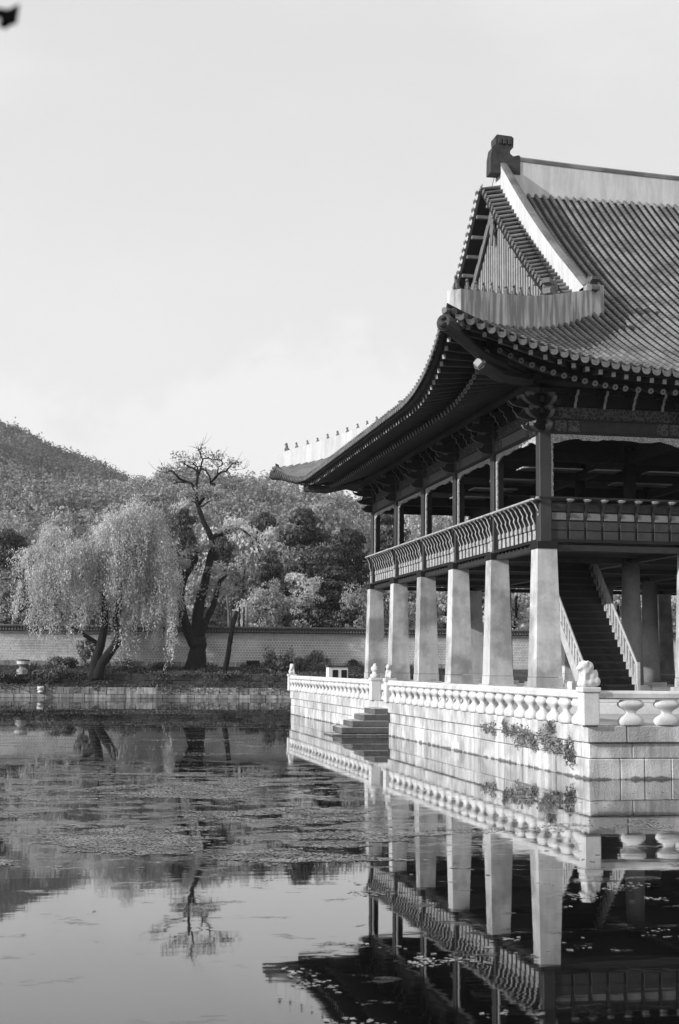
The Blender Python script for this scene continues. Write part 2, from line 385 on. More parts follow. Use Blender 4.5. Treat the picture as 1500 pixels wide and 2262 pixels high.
#=====================================================================  SETTING
hz = bpy.data.materials.new('haze_air'); hz.use_nodes = True; t_ = hz.node_tree; t_.nodes.clear()
o_ = N(t_, 'ShaderNodeOutputMaterial'); pv = N(t_, 'ShaderNodeVolumePrincipled'); pv.inputs['Color'].default_value = (.9, .9, .9, 1); pv.inputs['Density'].default_value = .00014; pv.inputs['Anisotropy'].default_value = .2
t_.links.new(pv.outputs[0], o_.inputs['Volume']); MATS['haze_air'] = hz
mk('haze', 'haze_air', box(-1000, 1200, -200, 2300, -2.0, 300), kind='stuff', label='thin pale air haze over pond and hills')

# ---- water
o = mk('water', 'water', ([(-400, -120, 0), (400, -120, 0), (400, 96, 0), (-400, 96, 0)], [(0, 1, 2, 3)]))
tag(o, 'still dark pond reflecting the pavilion with wind-ruffled patches', 'pond', kind='structure')
BANK = lambda x: 81.4 - .10 * (x + 20)
WALLY = lambda x: 88.4 - .09 * (x + 20)
def ground_z(x, y):
    b = BANK(x); wy = WALLY(x)
    if y < b + 2.3: return .95
    if y < wy + 3: return 2.15 + .65 * max(0, min(1, (y - b - 2.3) / (wy - b - 2.3)))
    return 3.0 + .045 * (y - wy - 3)
# ---- hills heightfield
C0 = np.array(CAM)
az2 = np.array([-60, -20, -10, -2.67, .7, 2.5, 4.5, 7.1, 8.9, 12.2, 16, 22, 35, 60.]); el2 = np.array([7, 8.3, 8.1, 7.85, 7.2, 7.5, 8.1, 7.75, 7.5, 6.85, 6.1, 5.6, 5, 4.])
az1 = np.array([-60, -20, -10, -5, -2.67, -1.34, -.88, .73, 2.54, 4, 6, 10, 20, 60.]); el1 = np.array([9, 12, 11.3, 10.3, 9.63, 9.16, 8.82, 8.34, 7.59, 7.0, 6.2, 5.2, 4.5, 4.])
def vnoise(x, y, s, seed):
    xi = x / s; yi = y / s
    return (np.sin(xi * 1.7 + seed) * np.cos(yi * 1.3 + seed * 2) + np.sin(xi * 3.1 + yi * 2.3 + seed) * .5 + np.cos(xi * 5.3 - yi * 4.1 + seed) * .25) / 1.75
def hill_z(x, y):
    dx = x - C0[0]; dy = y - C0[1]; az = np.degrees(np.arctan2(dx, dy)); dist = np.hypot(dx, dy)
    k = 1 / np.maximum(np.cos(np.radians(az)), .35)
    h2 = 3 + 480 * k * np.tan(np.radians(np.interp(az, az2, el2))) - 5
    h1 = 3 + 1050 * k * np.tan(np.radians(np.interp(az, az1, el1))) - 8
    yy = dist / k
    base = 3.0 + .045 * np.clip(y - 92, 0, 70)
    t = np.clip((yy - 190) / (480 - 190), 0, 1); up2 = base + (h2 - base) * (t ** 1.25)
    v = np.clip((yy - 480) / 130, 0, 1); dn = h2 - (h2 * .25) * (v * v * (3 - 2 * v))
    t1 = np.clip((yy - 600) / 450, 0, 1); up1 = h2 * .75 + (h1 - h2 * .75) * (t1 ** .9)
    t3 = np.clip((yy - 1050) / 600, 0, 1)
    z = np.where(yy < 480, up2, np.where(yy < 610, dn, np.where(yy < 1050, up1, h1 * (1 - .6 * t3))))
    amp = np.clip((yy - 190) / 120, 0, 1) * np.clip(np.abs(yy - 480) / 60, 0, 1) * np.clip(np.abs(yy - 1050) / 90, 0, 1)
    return z + amp * (3.5 * vnoise(x, y, 42, 1.) + 6 * vnoise(x, y, 120, 4.) * np.clip((yy - 600) / 200, 0, 1))
xs = np.linspace(-900, 1100, 130); ys = np.concatenate([np.linspace(96, 560, 50), np.linspace(580, 2200, 50)])
X, Y = np.meshgrid(xs, ys); Z = hill_z(X, Y)
V = np.stack([X, Y, Z], -1).reshape(-1, 3); nx = len(xs)
idx = np.arange((len(ys) - 1) * nx).reshape(-1, nx)[:, :-1].ravel(); F = np.stack([idx, idx + 1, idx + nx + 1, idx + nx], 1)
mb = MB(); mb.add(V, F, 0, True); ob('hills', mb.mesh('hills', 'hill_soil'), label='wooded hills rising behind the palace wall', kind='structure', category='hill')
# ---- garden ground north of the pond (strip up to the foot of the hills) and far ground sheet
mb = MB(); gx = np.concatenate([[-900], np.linspace(-60, 70, 66), [1100]])
rows = []
for x in gx:
    xc = min(max(x, -60), 70); b = BANK(xc); wy = WALLY(xc)
    rows.append([(x, b + .25, .93), (x, b + 1.2, .97), (x, b + 2.28, 1.02), (x, b + 2.42, 2.12), (x, wy - 2, 2.45), (x, wy, 2.82), (x, wy + 3, 3.0), (x, 97.0, 3.15)])
V = []; [V.extend(r) for r in rows]; V = np.array(V); V[:, 2] += rng.normal(0, .02, len(V)); k = 8
F = [(i * k + j, (i + 1) * k + j, (i + 1) * k + j + 1, i * k + j + 1) for i in range(len(gx) - 1) for j in range(k - 1)]
mb.add(V, F, 0, True); ob('ground', mb.mesh('ground', 'soil'), label='dark planted strip of ground between the pond edge and the palace wall', kind='structure')
# ---- pond bank of granite blocks
bank = mk('pond_bank', 'mortar_dark', ([(x, BANK(x) + .12 + d, z) for x in (-60, 70) for d, z in ((0, -.6), (0, .90), (.5, .90))], [(0, 3, 4, 1), (1, 4, 5, 2)]),
          label='low granite retaining wall along the far edge of the pond', kind='structure')
rb = random.Random(3)
stuff = MB(); gang = math.atan(-.10)
for z0, z1, wmin, wmax in ((-.3, .34, .8, 1.6), (.36, .95, .55, 1.1)):
    x = -60.
    while x < 68:
        wd = rb.uniform(wmin, wmax); dy = rb.uniform(-.03, .03); zt = z1 + rb.uniform(-.02, .02)
        v, f = bevbox(0, wd - .03, 0, .3, 0, zt - z0, .02)
        if -27 < x < 14:
            mbb = MB(); mbb.add(v, f); ob('stone_block', mbb.mesh('stone_block', 'granite_bank'), bank, loc=(x, BANK(x) - .1 + dy, z0), rot=(0, 0, gang))
        else:
            c, s = math.cos(gang), math.sin(gang); v = [(x + a * c - b * s, BANK(x) - .1 + dy + a * s + b * c, z0 + q) for a, b, q in v]; stuff.add(v, f)
        x += wd
o = ob('far_stone_blocks', stuff.mesh('far_stone_blocks', 'granite_bank'), bank, kind='stuff')
# upper garden retaining wall (dark, overgrown)
up = empty('garden_wall', (-20, 84, 1), label='dark mossy stone ledge behind the pond bank below the big trees', category='retaining wall')
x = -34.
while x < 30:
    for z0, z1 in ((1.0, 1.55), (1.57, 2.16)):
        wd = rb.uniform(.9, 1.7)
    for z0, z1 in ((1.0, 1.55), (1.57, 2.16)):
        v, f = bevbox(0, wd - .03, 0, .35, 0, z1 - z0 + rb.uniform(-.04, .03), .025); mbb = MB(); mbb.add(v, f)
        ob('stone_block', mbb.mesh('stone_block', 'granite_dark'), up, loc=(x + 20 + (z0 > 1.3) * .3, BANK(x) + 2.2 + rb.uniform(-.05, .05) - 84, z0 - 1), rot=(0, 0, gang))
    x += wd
# pale blocks on the ledge
def ledge(name, label, items, Y):
    e = empty(name, tuple(at(items[0][0], items[0][3], Y)), label=label, category='stone blocks')
    for (x0, x1, y0, y1) in items:
        a = at(x0, y1, Y); b = at(x1, y0, Y); v, f = bevbox(a.x, b.x - .03, 0, .45, a.z, b.z, .025)
        v = [(p[0] - e.location.x, p[1] + Y - e.location.y, p[2] - e.location.z) for p in v]
        mbb = MB(); mbb.add(v, f); ob('stone_block', mbb.mesh('stone_block', 'granite_bank'), e)
ledge('stone_edging', 'row of pale granite blocks at the foot of the big old tree', [(410, 427, 1492, 1504), (427, 443, 1492, 1505), (443, 477, 1492, 1503), (441, 458, 1503, 1511)], 83.1)
ledge('stone_edging', 'row of pale granite blocks between leaning trunk and young shrub', [(512, 534, 1494, 1504), (534, 552, 1494, 1504), (552, 563, 1495, 1503), (563, 578, 1494, 1504)], 82.6)

# ---- palace wall
pw = empty('palace_wall', (-20, 88.4, 2.8), label='long patterned brick palace wall with dark tiled coping beyond the pond', category='wall')
A = np.array((-62, WALLY(-62))); Bp = np.array((70, WALLY(70))); ux = (Bp - A) / np.linalg.norm(Bp - A); nrm = np.array((ux[1], -ux[0])); Lw = np.linalg.norm(Bp - A)
def wl(s, d, z): p = A + ux * s + nrm * d; return (p[0] + 20, p[1] - 88.4, z - 2.8)
def wbox(s0, s1, d0, d1, z0, z1):
    v, f = box(s0, s1, d0, d1, z0, z1); return [wl(*p) for p in v], [tuple(reversed(q)) for q in f]
mk('wall_core', 'mortar_pale', wbox(0, Lw, -.5, 0, 2.2, 6.05), parent=pw)
bricks = MB(); z = 3.35; r = 0
tv, tf = box(0, 1, 0, .03, 0, 1)
while z < 5.35:
    s = np.arange((r % 2) * .14, Lw - .3, .285); n = len(s); P = np.array([wl(a, .0, z) for a in s])
    W = np.tile(np.array((ux[0] * .235, ux[1] * .235, 0)), (n, 1)); D = np.tile(np.array((nrm[0], nrm[1], 0)), (n, 1)); NN = np.tile(np.array((0, 0, .195)), (n, 1))
    W = W * rng.uniform(.92, 1.04, (n, 1)); D = D * rng.uniform(.6, 1.4, (n, 1))
    stamp(tv, [tuple(reversed(q)) for q in tf], P, W, D, NN, bricks); z += .243; r += 1
ob('wall_bricks', bricks.mesh('wall_bricks', 'brick_wall'), pw, kind='stuff')
fine = MB(); z = 5.46; r = 0
while z < 5.9:
    s = np.arange((r % 2) * .13, Lw - .3, .26); n = len(s); P = np.array([wl(a, .0, z) for a in s])
    stamp(tv, [tuple(reversed(q)) for q in tf], P, np.tile(np.array((ux[0] * .23, ux[1] * .23, 0)), (n, 1)), np.tile(np.array((nrm[0], nrm[1], 0)), (n, 1)), np.tile(np.array((0, 0, .055)), (n, 1)), fine); z += .08; r += 1
ob('fine_brick_band', fine.mesh('fine_brick_band', 'brick_fine'), pw, kind='stuff')
s = 0.; 
while s < Lw:   # foundation stones
    wd = rb.uniform(.9, 1.5); vis = 30 < s < 85
    if vis: mk('foundation_stone', 'granite_bank', wbox(s, min(s + wd - .03, Lw), 0, .14, 2.3, 2.82 + rb.uniform(-.02, .02)), wbox(s + .02, min(s + wd - .05, Lw), 0, .10, 2.84, 3.30), parent=pw)
    s += wd
mk('wall_plinth', 'brick_wall', wbox(0, 30, 0, .1, 2.3, 3.3), wbox(85, Lw, 0, .1, 2.3, 3.3), parent=pw)
mk('coping_band', 'mortar_pale', wbox(0, Lw, 0, .06, 5.96, 6.04), parent=pw)
ct = MB(); s_ = np.arange(.1, Lw, .27)
hv, hf = tube([(0, 0, 0), (0, .62, .36)], .075, 7)
def wallframe(n): return (np.tile(np.array((ux[0], ux[1], 0.)), (n, 1)), np.tile(np.array((-nrm[0], -nrm[1], 0.)), (n, 1)), np.tile(np.array((0, 0, 1.)), (n, 1)))
P = np.array([wl(a, .36, 6.2) for a in s_]); W, D, NN = wallframe(len(s_)); stamp(hv, hf, P, W, D, NN, ct)
cd = MB(); dv, df_ = tube([(0, -.03, 0), (0, .0, 0)], .085, 8); stamp(dv, df_, P + np.array((0, 0, -.01)), W, D, NN, cd); ob('coping_end_discs', cd.mesh('coping_end_discs', 'tile_end'), pw, kind='stuff')
ct.add(*([wl(*p) for p in [(0, .34, 6.05), (Lw, .34, 6.05), (Lw, -.25, 6.52), (0, -.25, 6.52), (0, -.84, 6.05), (Lw, -.84, 6.05), (0, .34, 6.14), (Lw, .34, 6.14)]], [(1, 0, 6, 7), (6, 3, 2, 7), (3, 4, 5, 2), (0, 1, 5, 4)]))
ob('wall_coping_tiles', ct.mesh('wall_coping_tiles', 'coping_dark'), pw, kind='stuff')
mk('coping_ridge', 'roof_tile', wbox(0, Lw, -.36, -.14, 6.5, 6.66), parent=pw)
v = at(562, 1467, 85.2)
mk('vent_opening_shade', 'opening_black', box(-.62, .62, -.1, .1, -.28, .28), loc=(v.x, WALLY(v.x) - .25, v.z + .05), label='dark rectangular slab standing for the shade in a drain opening low in the brick wall', category='wall opening')
#=====================================================================  TERRACE
TX, TY0, TY1, TX1 = -2.58, -11.42, 39.92, 42.4
ter = empty('stone_terrace', (TX, TY0, 0), label='white granite island terrace rising from the pond under the pavilion', category='terrace')
def T(v): return [(p[0] - TX, p[1] - TY0, p[2]) for p in v]
def tpart(name, m, v, f): mbb = MB(); mbb.add(T(v), f); return ob(name, mbb.mesh(name, m), ter)
tpart('terrace_core', 'mortar_dark', *box(TX + .12, TX1 - .12, TY0 + .12, TY1 - .12, -.8, 1.38))
tpart('terrace_floor', 'terrace_paving', *box(TX + .5, TX1 - .5, TY0 + .5, TY1 - .5, 1.38, 1.43))
rest = MB()
# coping stones
ya = [TY0 + .55, -9.97, -7.6, -4.13, -2.40, -.2]
while ya[-1] < TY1 - 2.2: ya.append(ya[-1] + rb.uniform(1.7, 2.5))
ya[-1] = TY1
for a, b in zip(ya[:-1], ya[1:]): tpart('coping_stone', 'granite_white', *bevbox(TX - .09, TX + .5, a + .008, b - .008, .99, 1.45 + rb.uniform(-.008, .008), .025))
xb = [TX - .09, -1.52, .6, 2.8, 4.9]
while xb[-1] < TX1 - 2.5: xb.append(xb[-1] + rb.uniform(1.8, 2.4))
xb[-1] = TX1
for i, (a, b) in enumerate(zip(xb[:-1], xb[1:])):
    q = bevbox(a + .008, b - .008, TY0 - .09, TY0 + .53, .992, 1.45, .025)
    tpart('coping_stone', 'granite_white', *q)
for a in np.arange(TX, TX1 - 1, 2.2): rest.add(*(lambda q: (T(q[0]), q[1]))(bevbox(a, a + 2.18, TY1 - .5, TY1 + .09, .985, 1.44, .02)))
for a in np.arange(TY0 + .6, TY1 - 1, 2.2): rest.add(*(lambda q: (T(q[0]), q[1]))(bevbox(TX1 - .5, TX1 + .09, a, a + 2.18, .985, 1.44, .02)))
# wall courses
cz = [(-.45, -.03 + .0), (0.0, .54), (.56, .975)]
courses = [(-.5, -.035), (-.02, .55), (.565, .975)]
for ci, (z0, z1) in enumerate(courses):
    a = TY0 + (.42, .85, .6)[ci]; first = True
    while a < TY1 - .2:
        wd = rb.uniform(.62, 1.35) * (1.15 if ci == 2 else 1.0)
        b = min(a + wd, TY1); dx = rb.uniform(-.018, .018); bt = .03 * (2 - ci)
        tpart('wall_block', 'granite_white', *bevbox(TX - bt + dx - .0, TX + .3, a + .010, b - .010, z0, z1, .022)); a = b
for ci, (z0, z1) in enumerate(courses):
    br = ([TX - .06, -1.70, -.99, -.21], [TX - .06, -1.70, -.99, -.21], [TX - .03, -1.33, .4])[ci]
    bt = .03 * (2 - ci)
    while br[-1] < 9: br.append(br[-1] + rb.uniform(.75, 1.3))
    for i, (a, b) in enumerate(zip(br[:-1], br[1:])):
        tpart('wall_block', 'granite_white', *bevbox((TX - bt) if i == 0 else a + .008, b - .008, TY0 - bt + rb.uniform(-.018, .018), TY0 + (.40, .83, .58)[ci] - 0 if i == 0 else TY0 + .3, z0, z1, .02))
    a = br[-1]
    while a < TX1:
        b = min(a + rb.uniform(.8, 1.3), TX1); q = bevbox(a + .008, b - .008, TY0 - bt, TY0 + .3, z0, z1, .02); rest.add(T(q[0]), q[1]); a = b
o = ob('far_wall_blocks', rest.mesh('far_wall_blocks', 'granite_white'), ter, kind='stuff')
# landing steps on the west side
for i, (xo, zt) in enumerate(((-3.27, 1.18), (-3.74, .92), (-4.24, .65), (-4.72, .37), (-5.12, .07))):
    for j, (y0, y1) in enumerate(((12.62, 13.62), (13.63, 14.75))):
        tpart('landing_step', 'granite_wet', *bevbox(xo, TX + .05, y0, y1, zt - (.27 if i < 4 else .5), zt - .022, .02))
        tpart('lit_step_tread', 'granite_white', *box(xo - .02, TX - .07, y0 + .01, y1 - .01, zt - .021, zt))  # added pale slab: sunlit step top put into the colour
mbx = MB()
# stylobate
for z0, z1, e in ((1.42, 1.8, 1.9), (1.8, 2.12, 1.2)):
    tpart('stylobate_step', 'granite_carved', *bevbox(.2 - e, 39.68 + e, .15 - e, 28.35 + e, z0, z1, .02))

# ---- carved animal figure (haetae) for posts
def haetae_mesh(name='animal_figure', kindv=0):
    mb = MB()
    parts = [((0, 0, .12), (.25, .20, .14)), ((.06, 0, .26), (.20, .17, .20)), ((-.06, 0, .42), (.17, .16, .18)), ((-.12, 0, .55), (.16, .145, .14)),
             ((-.24, 0, .50), (.09, .10, .075)), ((-.17, .12, .10), (.09, .06, .10)), ((-.17, -.12, .10), (.09, .06, .10)),
             ((-.15, .11, .26), (.06, .055, .18)), ((-.15, -.11, .26), (.06, .055, .18)), ((.17, .10, .16), (.12, .09, .13)), ((.17, -.10, .16), (.12, .09, .13)),
             ((.22, 0, .33), (.06, .06, .14)), ((-.07, .11, .65), (.04, .03, .05)), ((-.07, -.11, .65), (.04, .03, .05)), ((.02, 0, .52), (.12, .15, .15))]
    if kindv: parts = [((0, 0, .09), (.24, .24, .12)), ((0, 0, .24), (.13, .13, .1)), ((0, 0, .40), (.2, .2, .15)), ((0, 0, .55), (.1, .1, .1))]
    for c, r_ in parts: mb.add(*ellipsoid(c, r_, 12, 8), 0, True)
    return mb.mesh(name, 'granite_carved')
HA = haetae_mesh(); GO = haetae_mesh('gourd_finial', 1)
def add_fig(post, loc, rz, me=HA, s=1.0, name='animal_figure'):
    o = ob(name, me, post, loc=loc, rot=(0, 0, rz), scl=(s, s, s)); m = o.modifiers.new('r', 'REMESH'); m.mode = 'VOXEL'; m.voxel_size = .03; m.use_smooth_shade = True
    return o
pmb = MB(); pmb.add(*bevbox(-.235, .235, -.235, .235, 0, .98, .03)); pmb.add(*bevbox(-.27, .27, -.27, .27, .9, 1.04, .02)); POST = pmb.mesh('post', 'granite_carved')
bal = MB(); bal.add(*lathe([(.33, 0), (.37, .04), (.385, .14), (.33, .22), (.21, .29), (.155, .33), (.16, .38), (.23, .44), (.34, .50), (.395, .56), (.385, .62), (.33, .65), (.31, .70)], 20, .97, .42, .62), 0, True); BAL = bal.mesh('baluster', 'granite_carved')
def handrail_mesh(Lr):
    a = .17; pts = [(-a, .04), (-a, .16), (-.10, .235), (.10, .235), (a, .16), (a, .04), (.12, 0), (-.12, 0)]
    v, c, s = prism(pts, 0.01, Lr - .01, 'yz'); m_ = MB(); m_.add(v, c); m_.add(v, s); return m_.mesh('handrail', 'granite_carved')
def balustrade(name, label, p0, p1, n, figs, shift=.5):
    p0 = Vector(p0); p1 = Vector(p1); d = (p1 - p0); Lt = d.length; ang = math.atan2(d.y, d.x)
    e = empty(name, (p0.x, p0.y, 1.45), label=label, category='balustrade', group='white stone balustrades round the terrace'); e.rotation_euler.z = ang
    for s, fg in figs:
        p = ob('post', POST, e, loc=(s, 0, 0))
        if fg is not None: add_fig(p, (0, 0, 1.02), fg[1] - ang, (HA, GO)[fg[0]], fg[2], ('animal_figure', 'gourd_finial')[fg[0]])
    st = Lt / n
    for i in range(n): ob('baluster', BAL, e, loc=((i + shift) * st, rb.uniform(-.01, .01), 0), rot=(0, 0, rb.uniform(-.05, .05)), scl=(rb.uniform(.95, 1.04), 1, 1))
    nr = max(1, round(Lt / 3.1)); HRm = handrail_mesh(Lt / nr)
    for i in range(nr): ob('handrail', HRm, e, loc=(i * Lt / nr, 0, .715))
    return e
RX, RY = TX + .0, TY0 + .02
balustrade('stone_balustrade', 'near white balustrade between the landing gap and the corner post', (RX, RY + .2), (RX, 12.45), 23, ((-.2, (0, 0.15, 1.08)), (12.45 - RY - .0, (0, math.pi * .3, .92))))
balustrade('stone_balustrade', 'far white balustrade running beyond the landing steps to the distant corner', (RX, 15.64), (RX, TY1 - .1), 23, ((0, (1, 0, 1.05)), (TY1 - .1 - 15.64, (0, math.pi * .5, .95))))
balustrade('stone_balustrade', 'front balustrade right of the corner post under the staircase', (RX + .2, RY), (RX + 44.2, RY), 42, ((10.5, None), (21, None), (31.5, None)), .97)
# white box
wb = empty('white_cabinet', (.0, 36.5, 1.43), label='small white box with two dark openings behind the far balustrade', category='cabinet')
mk('cabinet_body', 'white_paint', box(-.85, .33, 0, .9, .0, 1.50), parent=wb)
mk('cabinet_top', 'granite_dark', box(-.9, .38, -.05, .95, 1.50, 1.60), parent=wb)
for a in (-.62, -.08): mk('dark_opening_shade', 'opening_black', box(a, a + .34, -.012, .1, .75, 1.34), parent=wb)
#=====================================================================  PAVILION
pav = empty('pavilion', (0.2, .15, 2.12), label='two-storey tile-roofed royal banquet pavilion on white stone pillars', category='pavilion')
PO = Vector((.2, .15, 2.12))
PX = [.2 + 5.64 * i for i in range(8)]; PY = [.15 + 5.64 * j for j in range(6)]
EX0, EX1, EY0, EY1 = -4.83, 44.71, -4.83, 33.33
XM, YM = (EX0 + EX1) / 2, (EY0 + EY1) / 2
def sub(v): return [(p[0] - PO.x, p[1] - PO.y, p[2] - PO.z) for p in v]
def pp(name, m, v, f, parent=None, **kw):
    mbb = MB(); mbb.add(sub(v), f); return ob(name, mbb.mesh(name, m), parent or pav, **kw)
def pinst(name, me, p, parent=None, rot=None, scl=None, **kw):
    return ob(name, me, parent or pav, loc=(p[0] - PO.x, p[1] - PO.y, p[2] - PO.z), rot=rot, scl=scl, **kw)
# ---- pillars
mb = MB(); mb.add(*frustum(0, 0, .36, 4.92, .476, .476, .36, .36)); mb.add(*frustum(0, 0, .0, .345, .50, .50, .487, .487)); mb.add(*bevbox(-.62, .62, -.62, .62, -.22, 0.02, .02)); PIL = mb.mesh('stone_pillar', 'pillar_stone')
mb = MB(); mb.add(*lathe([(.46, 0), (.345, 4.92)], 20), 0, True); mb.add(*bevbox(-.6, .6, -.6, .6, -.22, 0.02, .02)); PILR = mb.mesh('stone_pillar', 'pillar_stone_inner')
for m_ in (PILR,):
    for p_ in m_.polygons:
        if len(p_.vertices) > 4: p_.use_smooth = False
mb = MB(); mb.add(*bevbox(-.40, .40, -.40, .40, 0, .26, .02)); CAPM = mb.mesh('pillar_cap', 'wood_dark')
POSTM = MB().add(*bevbox(-.22, .22, -.22, .22, 0, 5.1, .02)).mesh('wood_post', 'wood_post')
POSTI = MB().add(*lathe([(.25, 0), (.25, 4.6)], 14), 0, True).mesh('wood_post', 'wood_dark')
for i, x in enumerate(PX):
    for j, y in enumerate(PY):
        outer = i in (0, 7) or j in (0, 5)
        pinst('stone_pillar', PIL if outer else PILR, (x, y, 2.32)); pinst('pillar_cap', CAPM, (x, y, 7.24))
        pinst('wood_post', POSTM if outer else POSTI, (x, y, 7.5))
        if not (0 < i < 7 and 0 < j < 5): pass
# ---- floor deck, beams, joists
deck = pp('floor_deck', 'wood_dark', *box(.0, 39.88, -.05, 28.55, 7.50, 7.62))
jb = MB()
for y in np.arange(.6, 28.3, .47): jb.add(sub(box(.1, 39.73, y - .07, y + .07, 7.41, 7.5)[0]), box(0, 1, 0, 1, 0, 1)[1])
ob('floor_joists', jb.mesh('floor_joists', 'wood_mid'), pav, kind='stuff')
for y in PY: pp('floor_beam', 'wood_mid', *box(.0, 39.88, y - .15, y + .15, 7.2, 7.405))
for x in PX: pp('floor_beam', 'wood_mid', *box(x - .15, x + .15, .302, 28.2, 7.22, 7.40))
# ceiling of the upper hall, inner lintels, lifted doors
pp('ceiling', 'wood_dark', *box(.4, 39.53, .4, 28.1, 12.05, 12.2))
for y in PY[1:-1]: pp('inner_beam', 'wood_mid', *box(.4, 39.53, y - .14, y + .14, 11.3, 11.75))
for x in PX[1:-1]: pp('inner_beam', 'wood_mid', *box(x - .14, x + .14, .4, 28.1, 11.31, 11.74))
for x0, x1, y0 in ((.9, 3.4, 4.6), (3.9, 5.0, 4.6), (.9, 3.2, 8.2), (.9, 2.9, 11.4), (.9, 2.6, 14.6), (6.2, 8.8, 4.6), (6.2, 8.8, 8.2)):
    pp('lifted_door', 'door_paper', *box(x0, x1, y0, y0 + .85, 10.83, 10.88))
# ---- balcony
bal_o = pp('balcony_rail', 'wood_mid', *tube([(-.2, -.25, 9.0), (-.2, 28.75, 9.0)], .05, 8))
def rail(a, b, r_=.05): pp('handrail', 'trim_pale', *tube([a, b], r_, 8), parent=None)
rail((-.22, -.45, 9.04), (-.22, 28.95, 9.04)); pp('handrail', 'wood_mid', *tube([(-.42, -.25, 9.075), (40.0, -.25, 9.075)], .045, 8))  # west rail paler, south rail darker: sun and shade put into the colour
edge = [(.0, 7.32), (.14, 7.32), (.14, 8.95), (.0, 8.95)]
# bracket profile (o outward, z): wavy S plate
prof_o = [(.02, 7.52), (-.05, 7.56), (-.07, 7.75), (-.035, 7.88), (-.075, 8.02), (-.115, 8.12), (-.085, 8.24), (-.14, 8.38), (-.19, 8.48), (-.17, 8.60), (-.25, 8.74), (-.31, 8.86), (-.40, 8.93), (-.42, 8.99),
          (-.18, 8.99), (-.16, 8.90), (-.10, 8.72), (-.06, 8.5), (.02, 8.3)]
def bracket_mesh(name, prof, t, mats, axes='yz', foot=0):
    v, c, s = prism(prof, -t / 2, t / 2, axes); m_ = MB()
    if foot: v2, f2 = bevbox(-foot / 2, foot / 2, -.10, .02, 7.56, 7.98, .03); m_.add(v2, f2, 1); v2, f2 = bevbox(-foot / 2.6, foot / 2.6, -.13, .02, 7.99, 8.2, .03); m_.add(v2, f2, 1)
    m_.add(v, c, 0); m_.add(v, s, 1); return m_.mesh(name, mats)
BRS = bracket_mesh('rail_bracket', prof_o, .10, ['wood_mid', 'wood_post'])
BRW = bracket_mesh('rail_bracket', prof_o, .13, ['wood_mid', 'trim_pale'], foot=.26)
LC = MB().add(*lathe([(.05, 0), (.10, .03), (.165, .075), (.15, .095), (.05, .10)], 8), 0, False).mesh('lotus_cap', 'trim_pale')
for i in range(7):     # front (south) bays
    x0 = PX[i] + .22; wd = 5.64 - .44; n = 8; st = wd / n
    for k in range(n):
        cx = x0 + (k + .5) * st
        br = pinst('rail_bracket', BRS, (x0 + k * st if k else x0 + .02, -.02, 0 + 0), scl=(1, 1, 1)) if False else None
        if k: b_ = pinst('rail_bracket', BRS, (x0 + k * st, .13, 0), scl=(1, 1, 1))
        if k: ob('lotus_cap', LC, b_, loc=(0, -.35, 8.945))
        a, b = x0 + k * st + (.05 if k else .0), x0 + (k + 1) * st - (.05 if k < n - 1 else 0)
        if i < 3:
            pp('balcony_panel', 'wood_panel', *bevbox(a, b, .0, .05, 7.60, 7.92, .01)); pp('balcony_panel', 'wood_panel', *bevbox(a, b, .005, .05, 7.95, 8.26, .01))
            pp('pale_panel', 'wood_pale', *bevbox(a + .02, b - .02, -.012, .05, 8.31, 8.57, .01))
            h = pp('pierced_panel', 'wood_panel', *bevbox(a, b, .0, .05, 8.62, 8.9, .01))
            v, f = lathe([(.1, 0), (.1, .02)], 12, 1.4, .65); v = [(a + (b - a) * .35 + p[0], -.006 - p[2] * .3, 8.77 + p[1]) for p in v]; pp('oval_opening_shade', 'opening_black', v, f, parent=None)  # solid dark disc painted for the shade in the hole
pp('balcony_backing', 'wood_dark', *box(.3, 39.53, .05, .13, 7.5, 8.93))
pp('balcony_sill', 'wood_mid', *bevbox(.3, 39.53, -.03, .14, 7.5, 7.58, .01)); pp('balcony_top_board', 'wood_mid', *box(.42, 39.43, -.015, .12, 8.905, 8.94))
pp('balcony_backing', 'wood_dark', *box(.10, .18, .36, 28.1, 7.5, 8.93)); pp('balcony_sill', 'wood_mid', *bevbox(.02, .2, .37, 28.1, 7.5, 7.58, .01))
for j in range(5):     # west bays
    y0 = PY[j] + .22; wd = 5.64 - .44; n = 10; st = wd / n
    for k in range(1, n + 0):
        b_ = pinst('rail_bracket', BRW, (.16, y0 + k * st, 0), rot=(0, 0, -math.pi / 2)); ob('lotus_cap', LC, b_, loc=(0, -.35, 8.93))
# corner lotus brackets
b_ = pinst('rail_bracket', BRW, (.16, .15, 0), rot=(0, 0, -math.pi / 2)); ob('lotus_cap', LC, b_, loc=(0, -.36, 8.93))
for y in PY[1:]: b_ = pinst('rail_bracket', BRW, (.0, y, 0), rot=(0, 0, -math.pi / 2), scl=(1, .75, 1)); ob('lotus_cap', LC, b_, loc=(0, -.36, 8.93))
for c_ in [o for o in bpy.data.objects if o.parent and o.parent.name.startswith('rail_bracket')]: pass
for o in bpy.data.objects:   # bracket meshes carry absolute heights: drop them to the pavilion base
    if o.name.startswith('rail_bracket'): o.location.z = -PO.z

